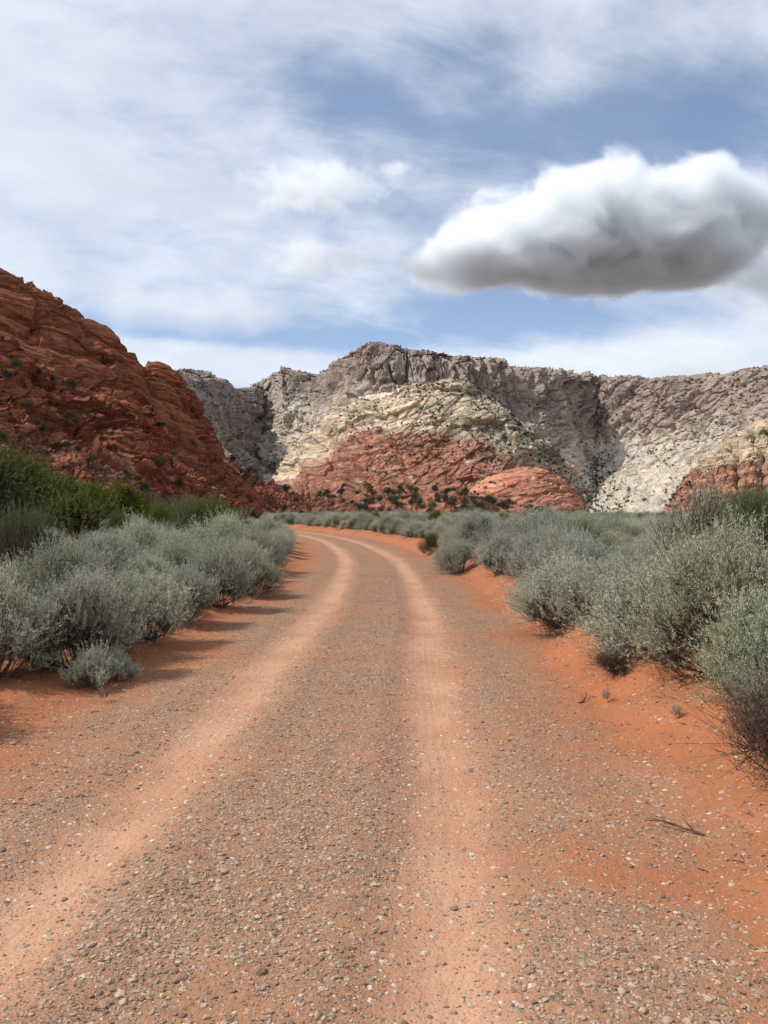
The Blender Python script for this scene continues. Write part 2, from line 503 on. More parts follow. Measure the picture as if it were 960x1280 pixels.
def red_hill():
    crest = [(-700, 120, 150), (-420, 190, 152), (-220, 250, 156), (-100, 292, 160), (-40, 318, 163), (0, 340, 165), (40, 366, 168), (75, 383, 172), (130, 420, 180), (163, 450, 186), (176, 467, 189),
             (205, 470, 195), (225, 490, 200), (250, 533, 208), (275, 578, 216), (310, 615, 228), (348, 680, 240)]
    base = [(-700, 660, 50), (-420, 660, 54), (-220, 660, 60), (-100, 660, 66), (-40, 660, 72), (0, 660, 80), (40, 660, 88), (80, 658, 96), (125, 658, 106), (160, 658, 114), (185, 656, 122),
            (212, 656, 132), (238, 655, 142), (268, 655, 154), (293, 655, 168), (322, 655, 182), (354, 680, 202)]
    G, T = loft_prof(base, crest, [(0, 0), (.42, .26), (.72, .6), (.90, .88), (1, 1)], [(14, .97), (50, .6), (90, -.05)], 520, 260)
    N = -grid_normals(G); N[N[..., 2] < -.2] *= -1
    P = G.reshape(-1, 3); n = N.reshape(-1, 3)
    big = fbm(P / 34, 3, 61)
    warp = fbm(P / 30, 3, 63)
    zz = P[:, 2] + 0.10 * P[:, 0] - 0.05 * P[:, 1] + 5.0 * warp
    l1 = ledges(zz + 0.6 * fbm(P / 6, 2, 65), 6.2, 0.35); l2 = ledges(zz + 0.7 * fbm(P / 7, 2, 66), 1.55, 0.5)
    q = P * np.array([1 / 15., 1 / 15., 1 / 34.]) + 0.35 * np.stack([warp, big, warp], 1)
    f1, f2, cid = worley(q, 67); joint = sstep(0.0, 0.10, f2 - f1)
    f1b, f2b, _ = worley(P / np.array([5.0, 5.0, 3.0]) + 0.4 * warp[:, None], 68); jb = sstep(0, .12, f2b - f1b)
    fine = fbm(P / 2.2, 4, 69)
    patch = sstep(-0.12, 0.25, fbm(P / 22, 2, 70))
    d = 5.0 * big + 2.0 * l1 + (0.30 + 0.4 * patch) * l2 + 1.5 * (joint - 1) + 1.0 * facet(P / np.array([15., 15., 10.]) + .2 * warp[:, None], 73)[0] + (.08 + .45 * patch) * facet(P / np.array([4., 4., 2.2]), 74)[0] + 0.35 * patch * (jb - 1) + (.25 + .4 * patch) * fbm(P / 3.5, 5, 69, gain=.65)
    Q = P + n * d[:, None]
    c = lerp((.31, .105, .054), (.245, .082, .044), sstep(-.3, .4, big + .4 * fine))
    c = lerp(c, (.33, .118, .064), sstep(.1, .5, fbm(P / 9, 4, 71)) * .7)
    c = lerp(c, (.15, .060, .040), sstep(.12, .5, fbm(P * np.array([.16, .16, .05]), 4, 72)) * .55)
    top = sstep(0.86, 0.99, T.ravel() + .06 * fine) * sstep(120, 60, P[:, 0] + 120)
    c = lerp(c, (.30, .22, .17), top * .75 * sstep(-60, -95, P[:, 0]))
    SURF['red_hill'] = Q.reshape(G.shape)
    finish_rock('red_hill', Q.reshape(G.shape), c, 'red_rock', 'tall red sandstone hill with curved ledges rising beside the valley')


def hill_ledge():
    crest = [(-500, 250, 86), (-250, 330, 92), (-100, 392, 98), (-40, 420, 101), (0, 436, 104), (30, 452, 107), (60, 474, 110), (105, 490, 114), (146, 494, 118), (166, 520, 120), (192, 558, 125),
             (226, 590, 132), (262, 624, 142), (318, 690, 152)]
    base = [(-500, 665, 40), (-250, 665, 45), (-100, 664, 50), (-40, 664, 54), (0, 662, 58), (30, 662, 62), (60, 660, 66), (100, 660, 71), (138, 660, 77), (163, 660, 83), (195, 658, 91),
            (235, 658, 101), (275, 660, 113), (324, 690, 134)]
    G, T = loft_prof(base, crest, [(0, 0), (.34, .22), (.62, .5), (.84, .8), (1, 1)], [(7, .92), (22, .55), (45, -.1)], 430, 250)
    N = -grid_normals(G); N[N[..., 2] < -.2] *= -1
    P = G.reshape(-1, 3); n = N.reshape(-1, 3); t = T.ravel()
    big = fbm(P / 17, 3, 81); warp = fbm(P / 14, 3, 83)
    f1, f2, cid = worley(P / np.array([8., 8., 11.]) + .5 * warp[:, None], 84); j1 = sstep(0, .06, f2 - f1)
    f1b, f2b, cb = worley(P / np.array([3.4, 3.4, 1.5]) + .5 * warp[:, None], 85); jb = sstep(0, .08, f2b - f1b)
    f1c, f2c, cc = worley(P / np.array([.95, .95, .7]), 86); jc = sstep(0, .35, f2c - f1c)
    zz = P[:, 2] + .2 * P[:, 0] + 3 * warp
    l2 = ledges(zz, 1.7, .4)
    rub = sstep(.52, .30, t + .3 * big) * sstep(-.25, .1, fbm(P / 12, 2, 87) + .1)
    d = (3.4 * big + (1 - rub) * (2.2 * (j1 - 1) + 2.6 * facet(P / np.array([9., 9., 7.]) + .3 * warp[:, None], 91)[0] + .6 * l2 + .8 * (jb - 1) + .8 * facet(P / np.array([3., 3., 2.]), 92)[0]) + rub * (.3 * jc + .9 * facet(P / np.array([1.3, 1.3, .9]), 93)[0] + .4 * cc) + 1.1 * fbm(P / 3.5, 5, 88, gain=.65))
    Q = P + n * d[:, None]
    c = lerp((.33, .112, .058), (.26, .086, .047), sstep(-.3, .4, big))
    c = lerp(c, (.40, .155, .085), sstep(.0, .5, fbm(P / 5, 4, 89)) * .8)
    c = lerp(c, (.17, .068, .045), sstep(.15, .5, fbm(P * np.array([.25, .25, .09]), 4, 90)) * .5)
    rc = lerp((.21, .088, .056), (.38, .22, .15), cc)
    c = lerp(c, rc, rub * .8)
    SURF['hill_ledge'] = Q.reshape(G.shape)
    finish_rock('hill_ledge', Q.reshape(G.shape), c, 'red_rock', 'broken red rock ledge with rubble below the tall hill')


def hill_toe():
    crest = [(120, 470, 250), (190, 512, 254), (235, 532, 258), (258, 548, 262), (280, 570, 265), (302, 590, 268), (345, 611, 275), (380, 623, 282), (430, 632, 292), (490, 672, 300)]
    base = [(120, 655, 170), (190, 655, 178), (235, 655, 185), (262, 655, 190), (285, 654, 195), (310, 654, 200), (352, 653, 210), (390, 652, 220), (440, 651, 235), (494, 672, 252)]
    G, T = loft_prof(base, crest, [(0, 0), (.4, .34), (.75, .72), (1, 1)], [(12, .95), (60, -.1)], 330, 120)
    N = -grid_normals(G); N[N[..., 2] < -.2] *= -1
    P = G.reshape(-1, 3); n = N.reshape(-1, 3)
    big = fbm(P / 24, 3, 101)
    f1, f2, c1 = worley(P / np.array([6., 6., 4.]) + .3 * big[:, None], 102); j1 = sstep(0, .22, f2 - f1)
    f1b, f2b, cb = worley(P / np.array([2.2, 2.2, 1.8]), 103); jb = sstep(0, .3, f2b - f1b)
    d = 3.2 * big + 1.1 * (j1 - 1) + 1.6 * facet(P / np.array([8., 8., 5.]), 106)[0] + .5 * jb + 1.6 * facet(P / np.array([2.4, 2.4, 1.8]), 107)[0] + .3 * fbm(P / 2, 3, 104)
    Q = P + n * d[:, None]
    c = lerp((.26, .095, .056), (.35, .18, .12), cb)
    c = lerp(c, (.22, .072, .042), sstep(-.2, .3, big) * .8)
    c = lerp(c, (.19, .15, .10), sstep(.05, .4, fbm(P / 7, 4, 105)) * .5)
    SURF['hill_toe'] = Q.reshape(G.shape)
    finish_rock('hill_spur', Q.reshape(G.shape), c, 'red_rock', 'low rubbly red spur running down to the valley floor')


def cliffs():
    crest = [(-500, 420, 700), (-200, 445, 760), (0, 455, 820), (130, 470, 880), (190, 472, 915), (226, 465, 950), (262, 477, 1020), (290, 487, 1120), (318, 482, 1230), (335, 471, 1230), (352, 463, 1120), (392, 470, 1060), (428, 469, 1000),
             (447, 451, 955), (474, 433, 922), (498, 439, 915), (530, 442, 915), (565, 449, 930), (600, 451, 950), (628, 451, 965), (645, 464, 985), (700, 468, 1050), (738, 472, 1130), (768, 474, 1110), (830, 476, 1060), (900, 470, 1000), (945, 463, 930), (1010, 455, 880),
             (1150, 440, 800), (1500, 420, 700)]
    base = [(p[0], 655, p[2] - (290 if not 250 < p[0] < 345 else 340)) for p in crest]
    G, T = loft_prof(base, crest, [(0, 0), (.42, .22), (.72, .48), (.885, .76), (1, 1)], [(45, 1.01), (130, .97), (420, .6)], 900, 250)
    N = -grid_normals(G); N[N[..., 2] < -.3] *= -1
    P = G.reshape(-1, 3); n = N.reshape(-1, 3); t = T.ravel()
    big = fbm(P / 130, 3, 121); wp = fbm(P / 50, 3, 122)
    up = sstep(-.10, .10, t + .25 * big - np.interp(P[:, 0], [-500, -260, -190, -150, -110, -40, 40, 150, 260, 420, 600], [.5, .48, .55, .68, .70, .64, .56, .52, .46, .55, .62])); over = sstep(1.02, 1.2, t)
    nh = N[40:220].mean(0); nh[:, 2] = 0; nh = unit(nh); nh = np.stack([np.convolve(np.pad(nh[:, k], 25, mode='edge'), np.ones(51) / 51, 'valid') for k in range(3)], 1)
    nh = np.repeat(unit(nh)[None], G.shape[0], 0).reshape(-1, 3)
    def cols(lx, lz, sd, w=.30):
        f1, f2, ci = worley(np.stack([P[:, 0] / lx, P[:, 1] / lx * .6, P[:, 2] / lz], 1) + w * wp[:, None], sd)
        return sstep(0, .10, f2 - f1) - 1, ci - .5
    flatp = P * np.array([1, .5, .05])
    r0 = fbm(flatp / 85, 2, 119); r1 = fbm(flatp / 34, 3, 118, ridged=True)
    k1, o1 = cols(34., 260., 123, .15); k2, o2 = cols(14., 60., 124, .2); k3, o3 = cols(6., 13., 125)
    sl = np.stack([P[:, 0] + .5 * P[:, 2], P[:, 1], P[:, 2] - .35 * P[:, 0]], 1)
    f1s, f2s, cs = worley(sl / np.array([26., 40., 70.]) + .35 * wp[:, None], 127); js = sstep(0, .10, f2s - f1s) - 1
    f1t, f2t, ct = worley(sl / np.array([10., 13., 12.]) + .35 * wp[:, None], 126); jt = sstep(0, .14, f2t - f1t) - 1
    rib = fbm(np.stack([P[:, 0] + .35 * P[:, 2], .4 * P[:, 1], .15 * P[:, 2]], 1) / 38, 4, 120, ridged=True, gain=.6)
    fa, _ = facet(P / np.array([24., 24., 34.]) + .2 * wp[:, None], 114); fb, _ = facet(P / np.array([9., 9., 13.]), 115)
    led = ledges(P[:, 2] + 14 * wp, 31, .3)
    rough = fbm(P / 9, 4, 128, gain=.65)
    far = sstep(110, 230, P[:, 0])
    ud = P[:, 0] - 1.05 * P[:, 2]
    ribr = fbm(np.stack([ud, .35 * P[:, 1], .20 * P[:, 2]], 1) / 30, 5, 113, ridged=True, gain=.54)
    f1u, f2u, cu = worley(np.stack([ud / 15, P[:, 1] / 24, (P[:, 2] + .6 * P[:, 0]) / 34], 1) + .25 * wp[:, None], 112); ju = sstep(0, .10, f2u - f1u) - 1
    dh = 46 * r0 + up * (1 - .6 * far) * (14 * r1 + 4 * o1 + 8 * k1 + 2 * o2 + 6 * k2 + .6 * o3 + 7 * fbm(P * np.array([1, .5, .07]) / 9, 4, 117, ridged=True, gain=.65) + 2.5 * led * (1 - over))
    dn = 14 * big * (1 - .6 * up) + far * (11 * ribr + 3.5 * (cu - .5) + 3.5 * ju) + (1 - up) * (1 - .7 * far) * (20 * rib + 4 * cs + 4 * js + 4 * (ct - .5) + 2.5 * jt + 6 * fa) + 1.0 * up * fa + (2.2 - 1.6 * up) * fb + (1 - up) * 1.8 * rough + up * (2.8 - 1.0 * far) * fbm(P * np.array([1, .7, .16]) / 8, 4, 116, gain=.65) + up * .6 * ledges(P[:, 2] + 8 * wp, 11, .4) * (1 - .4 * over)
    n2 = n.copy(); n2[:, 2] *= .5
    Q = P + nh * dh[:, None] + n2 * dn[:, None]
    st = fbm(P * np.array([1 / 16., 1 / 16., 1 / 150.]), 4, 129); fn = fbm(P / 14, 4, 130)
    upc = lerp((.42, .32, .258), (.345, .275, .23), sstep(-.3, .3, fn))
    upc = lerp(upc, (.47, .34, .27), sstep(.05, .45, st + .2 * fn) * .75)
    upc = lerp(upc, (.17, .148, .138), sstep(.15, .5, fbm(P * np.array([1 / 11., 1 / 11., 1 / 90.]), 4, 131)) * .85)
    loc = lerp((.66, .575, .465), (.57, .49, .405), sstep(-.3, .4, fn))
    loc = lerp(loc, (.64, .51, .36), sstep(.1, .45, fbm(P / 60, 3, 132)) * .7)
    loc = lerp(loc, (.30, .255, .215), sstep(.1, .45, fbm(P / 22, 4, 133)) * .6)
    line = np.interp(P[:, 0], [-500, -260, -190, -150, -110, -40, 40, 150, 260, 420, 600], [.5, .48, .58, .80, .82, .76, .62, .52, .50, .66, .80])
    mixv = sstep(-.10, .10, t - line + .20 * big + .10 * fn + .16 * wp)
    c = loc * (1 - mixv[:, None]) + upc * mixv[:, None]
    farleft = sstep(-190, -320, P[:, 0]) * 0 + sstep(-150, -210, P[:, 0]) * sstep(880, 960, P[:, 1])
    c = lerp(c, (.33, .30, .28), farleft * .55)
    c = lerp(c, (.20, .18, .13), over * .6)
    SURF['cliffs'] = Q.reshape(G.shape); SURF['cliffs_t'] = T
    finish_rock('cliffs', Q.reshape(G.shape), c, 'far_rock', 'long wall of grey and cream sandstone cliffs closing the valley')


def dome():
    crest = [(300, 640, 780), (330, 622, 770), (352, 604, 762), (375, 578, 756), (402, 548, 750), (430, 523, 745), (455, 507, 742), (490, 490, 740), (530, 482, 740), (580, 484, 740), (620, 503, 738), (652, 530, 734), (690, 568, 728), (716, 600, 722), (730, 652, 715)]
    base = [(300, 655, 700), (330, 655, 660), (352, 655, 630), (372, 654, 600), (398, 654, 580), (428, 653, 565), (455, 653, 555), (490, 652, 550), (530, 652, 548), (580, 652, 550), (622, 652, 556), (655, 652, 566), (692, 653, 585), (720, 654, 610), (736, 655, 650)]
    G, T = loft_prof(base, crest, [(0, 0), (.30, .27), (.60, .60), (.84, .88), (1, 1)], [(30, 1.0), (90, .8), (200, .0)], 560, 250)
    N = -grid_normals(G); N[N[..., 2] < -.2] *= -1
    P = G.reshape(-1, 3); n = N.reshape(-1, 3); t = T.ravel()
    big = fbm(P / 70, 3, 141); wp = fbm(P / 34, 3, 142); fn = fbm(P / 8, 4, 143)
    X, Z = P[:, 0], P[:, 2]
    slab = P @ np.array([[.8, .0, -.5], [0, 1, 0], [.5, 0, .8]])
    f1, f2, c1 = worley(slab / np.array([32., 34., 6.5]) + .4 * wp[:, None], 144); j1 = sstep(0, .10, f2 - f1)
    f1b, f2b, cb = worley(slab / np.array([11., 12., 2.8]) + .4 * wp[:, None], 145); jb = sstep(0, .14, f2b - f1b)
    f1c, f2c, cc = worley(slab / np.array([3.6, 3.6, 2.0]), 140)
    fa, ea = facet(P / np.array([34., 34., 22.]) + .25 * wp[:, None], 136); fb, eb = facet(slab / np.array([12., 13., 6.]) + .2 * wp[:, None], 137); fc, ec = facet(P / np.array([4.5, 4.5, 3.2]), 138)
    # deep joints running down the sunny flank
    g1 = fbm(np.stack([X + .35 * Z, .35 * P[:, 1], .12 * Z], 1) / 40, 4, 146, ridged=True, gain=.6)
    left = sstep(35, -35, X + 14 * big)
    d = 17 * big + (.2 + .8 * left) * 19 * g1 + 6.5 * fa + (1 - .5 * left) * (2.0 * (j1 - 1) + 2.4 * (c1 - .5) + 1.2 * fb) + .5 * fc + .7 * (cb - .5) + .7 * fbm(P / 5, 4, 139, gain=.65)
    n2 = n.copy(); n2[:, 2] *= .6
    Q = P + n2 * d[:, None]
    cream = lerp((.77, .61, .43), (.67, .53, .385), sstep(-.3, .4, fn + .5 * wp))
    cream = lerp(cream, (.70, .55, .34), sstep(.05, .4, fbm(P / 30, 3, 147)) * .6)
    cream = lerp(cream, (.42, .35, .26), sstep(.05, .4, fbm(P / 14, 4, 148)) * .55)
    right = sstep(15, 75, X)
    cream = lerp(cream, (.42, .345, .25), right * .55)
    red = lerp((.48, .225, .145), (.40, .175, .110), sstep(-.3, .4, fn))
    red = lerp(red, (.58, .40, .285), sstep(.06, .40, fbm(P / 13, 4, 149)) * .8)
    line = np.interp(X, [-130, -95, -65, -30, 10, 45, 75, 110, 150, 190], [-6, 6, 30, 58, 72, 70, 56, 42, 26, 12])
    m = sstep(17, -14, Z - line + 34 * wp + 10 * fn + 9 * (c1 - .5) + 12 * fbm(P / 16, 3, 150))
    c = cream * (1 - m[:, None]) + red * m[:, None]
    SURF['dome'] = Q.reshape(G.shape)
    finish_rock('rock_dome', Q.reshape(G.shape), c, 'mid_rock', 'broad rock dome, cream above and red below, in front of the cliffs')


def red_mound():
    crest = [(540, 650, 520), (575, 628, 520), (600, 606, 520), (622, 595, 520), (645, 588, 520), (672, 588, 520), (697, 598, 520), (716, 615, 520), (732, 652, 522)]
    base = [(530, 656, 500), (570, 656, 480), (598, 656, 470), (622, 656, 464), (648, 656, 460), (675, 656, 460), (702, 656, 464), (722, 656, 474), (740, 656, 495)]
    G, T = loft_prof(base, crest, [(0, 0), (.2, .42), (.5, .76), (.8, .94), (1, 1)], [(20, .95), (60, .4), (80, -.1)], 260, 120)
    N = -grid_normals(G); N[N[..., 2] < -.2] *= -1
    P = G.reshape(-1, 3); n = N.reshape(-1, 3)
    big = fbm(P / 26, 3, 161); wp = fbm(P / 20, 3, 162); fn = fbm(P / 4, 4, 163)
    zz = P[:, 2] - .16 * P[:, 0] + 6 * wp
    f1, f2, c1 = worley(np.stack([P[:, 0] / 34, P[:, 1] / 34, zz / 6.5], 1), 164); j1 = sstep(0, .09, f2 - f1)
    d = 2.6 * big + 1.3 * ledges(zz, 6.0, .35) + .5 * ledges(zz, 2.1, .5) + 1.5 * (j1 - 1) + .6 * facet(P / np.array([14., 14., 6.]), 166)[0] + .3 * fn
    Q = P + n * d[:, None]
    c = lerp((.58, .265, .165), (.50, .215, .132), sstep(-.3, .4, wp + .4 * fn))
    c = lerp(c, (.54, .26, .16), sstep(.1, .5, fbm(P / 12, 4, 165)) * .6)
    SURF['red_mound'] = Q.reshape(G.shape)
    finish_rock('red_mound', Q.reshape(G.shape), c, 'mid_rock', 'smooth salmon red rock mound at the foot of the cream dome')


def buttress():
    crest = [(846, 660, 430), (858, 640, 430), (866, 618, 430), (878, 598, 431), (900, 578, 433), (930, 556, 436), (960, 543, 440), (1010, 520, 446), (1120, 480, 456), (1350, 430, 470)]
    base = [(842, 660, 425), (856, 658, 405), (868, 657, 395), (884, 657, 388), (908, 657, 384), (938, 657, 382), (970, 657, 380), (1020, 657, 380), (1130, 657, 380), (1360, 657, 380)]
    G, T = loft_prof(base, crest, [(0, 0), (.30, .34), (.6, .66), (.85, .9), (1, 1)], [(20, .98), (70, .5), (120, -.1)], 300, 150)
    N = -grid_normals(G); N[N[..., 2] < -.2] *= -1
    P = G.reshape(-1, 3); n = N.reshape(-1, 3)
    big = fbm(P / 34, 3, 171); wp = fbm(P / 18, 3, 172); fn = fbm(P / 4, 4, 173)
    s = P[:, 0] - .45 * P[:, 2] + 5 * wp
    col = ledges(s, 9.5, .45); col2 = ledges(s + 2 * wp, 4.1, .5)
    led = ledges(P[:, 2] + 3 * wp, 3.0, .5)
    f1, f2, c1 = worley(P / np.array([5., 5., 6.]), 174); j1 = sstep(0, .2, f2 - f1)
    d = 4 * big + 6.5 * col + 1.8 * col2 + .8 * led + 1.0 * (j1 - 1) + 1.2 * facet(P / np.array([7., 7., 8.]), 176)[0] + .7 * fn
    Q = P + n * d[:, None]
    cream = lerp((.66, .51, .33), (.55, .43, .30), sstep(-.3, .4, wp + .4 * fn))
    red = lerp((.48, .215, .135), (.40, .155, .092), sstep(-.3, .4, fn))
    red = lerp(red, (.56, .36, .25), ledges(P[:, 2] + 4 * wp, 5.2, 1.0) * .45)
    m = sstep(1.2, -1.2, P[:, 2] - 20.5 - 5 * wp - .04 * (P[:, 0] - 190))
    c = cream * (1 - m[:, None]) + red * m[:, None]
    SURF['buttress'] = Q.reshape(G.shape)
    finish_rock('rock_buttress', Q.reshape(G.shape), c, 'mid_rock', 'jointed buttress of red rock with a yellowish cap')


def low_mounds():
    crest = [(330, 650, 400), (370, 634, 398), (400, 624, 396), (430, 616, 395), (462, 613, 395), (500, 612, 394), (540, 610, 392), (575, 616, 390), (605, 626, 388), (640, 637, 386), (690, 641, 384), (745, 675, 380)]
    base = [(326, 656, 370), (366, 655, 350), (398, 654, 340), (430, 653, 335), (462, 653, 332), (500, 653, 330), (540, 653, 330), (578, 653, 332), (610, 653, 336), (645, 653, 340), (700, 653, 345), (752, 675, 350)]
    G, T = loft_prof(base, crest, [(0, 0), (.35, .4), (.7, .78), (1, 1)], [(20, .95), (90, -.1)], 330, 60)
    N = -grid_normals(G); N[N[..., 2] < -.2] *= -1
    P = G.reshape(-1, 3); n = N.reshape(-1, 3)
    big = fbm(P / 22, 3, 181); fn = fbm(P / 4, 4, 183)
    f1, f2, c1 = worley(P / np.array([7., 7., 3.5]), 184); j1 = sstep(0, .2, f2 - f1)
    d = 2.6 * big + 1.0 * (j1 - 1) + 2.4 * facet(P / np.array([6., 6., 4.]), 186)[0] + .5 * fn
    Q = P + n * d[:, None]
    c = lerp((.43, .185, .11), (.37, .16, .105), sstep(-.3, .4, fn))
    c = lerp(c, (.50, .24, .15), c1 * .5)
    SURF['low_mounds'] = Q.reshape(G.shape)
    finish_rock('foothill', Q.reshape(G.shape), c, 'mid_rock', 'low red foothill dotted with dark shrubs below the dome')


for f_ in (red_hill, hill_ledge, hill_toe, cliffs, dome, red_mound, buttress, low_mounds): f_()

# ------------------------------------------------------------------ plants
def leaf_mat(name, cols, trans=0.25, brown=(.20, .15, .10)):
    m, t, out = new_mat(name)
    tint = t.attr('tint'); tip = t.attr('tip')
    rnd = t.node('ShaderNodeObjectInfo').outputs['Random']
    ramp = t.node('ShaderNodeValToRGB'); t.put(ramp.inputs[0], tint)
    e = ramp.color_ramp.elements
    e[0].position = 0; e[0].color = c4(*cols[0]); e[1].position = 1; e[1].color = c4(*cols[-1])
    for i, c in enumerate(cols[1:-1]):
        q = e.new((i + 1) / (len(cols) - 1)); q.color = c4(*c)
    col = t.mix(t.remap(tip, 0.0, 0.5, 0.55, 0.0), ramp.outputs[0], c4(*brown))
    hs = t.node('ShaderNodeHueSaturation')
    t.put(hs.inputs['Hue'], t.remap(rnd, 0, 1, 0.475, 0.508)); t.put(hs.inputs['Saturation'], t.remap(t.math('FRACT', t.math('MULTIPLY', rnd, 7.3)), 0, 1, 0.7, 1.25))
    t.put(hs.inputs['Value'], t.remap(t.math('FRACT', t.math('MULTIPLY', rnd, 13.7)), 0, 1, 0.72, 1.2)); t.put(hs.inputs['Color'], col)
    d = t.node('ShaderNodeBsdfDiffuse'); t.put(d.inputs[0], hs.outputs[0])
    tr = t.node('ShaderNodeBsdfTranslucent'); t.put(tr.inputs[0], hs.outputs[0])
    mx = t.node('ShaderNodeMixShader'); mx.inputs[0].default_value = trans
    t.l.new(d.outputs[0], mx.inputs[1]); t.l.new(tr.outputs[0], mx.inputs[2]); t.l.new(mx.outputs[0], out.inputs[0])
    return m


def wood_mat(name, a, b):
    m, t, out = new_mat(name)
    pos = t.node('ShaderNodeTexCoord').outputs['Object']
    n = t.noise(t.scalev(pos, (1, 1, .25)), 40, 4, .6)
    principled(t, out, t.mix(t.remap(n, .3, .7), c4(*a), c4(*b)), .9, .1)
    return m


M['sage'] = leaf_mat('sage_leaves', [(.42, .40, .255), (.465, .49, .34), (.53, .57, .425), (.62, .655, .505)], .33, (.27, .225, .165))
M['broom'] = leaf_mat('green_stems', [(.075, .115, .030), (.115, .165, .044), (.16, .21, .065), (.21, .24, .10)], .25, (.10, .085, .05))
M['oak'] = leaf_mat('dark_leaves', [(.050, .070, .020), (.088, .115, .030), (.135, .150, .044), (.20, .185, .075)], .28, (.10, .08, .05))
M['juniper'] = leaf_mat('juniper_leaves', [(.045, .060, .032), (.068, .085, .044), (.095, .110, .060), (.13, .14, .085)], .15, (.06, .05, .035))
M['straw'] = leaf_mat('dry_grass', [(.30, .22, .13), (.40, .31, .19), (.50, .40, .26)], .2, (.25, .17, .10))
M['wood'] = wood_mat('grey_brown_wood', (.17, .130, .100), (.095, .070, .055))
M['deadwood'] = wood_mat('dead_wood', (.135, .088, .062), (.070, .046, .034))




def tubes(A, B, ra, rb, sides=3):
    """open tapered tubes from A to B"""
    n = len(A); d = unit(B - A); h = np.where(np.abs(d[:, 2:3]) < .9, np.array([[0, 0, 1.]]), np.array([[1., 0, 0]]))
    u = unit(np.cross(d, h)); w = np.cross(d, u)
    ang = np.arange(sides) * 2 * math.pi / sides
    ring = u[:, None] * np.cos(ang)[None, :, None] + w[:, None] * np.sin(ang)[None, :, None]
    va = A[:, None] + ring * np.reshape(ra, (-1, 1, 1)); vb = B[:, None] + ring * np.reshape(rb, (-1, 1, 1))
    V = np.concatenate([va, vb], 1).reshape(-1, 3)
    k = np.arange(sides); k2 = (k + 1) % sides
    f = np.stack([k, k2, k2 + sides, k + sides], 1)
    Fc = (f[None] + (np.arange(n) * 2 * sides)[:, None, None]).reshape(-1, 4)
    return V, Fc


def joinq(parts):
    Vs, Fs, o = [], [], 0
    for V, Fc in parts:
        Vs.append(V); Fs.append(Fc + o); o += len(V)
    return np.concatenate(Vs), np.concatenate(Fs)


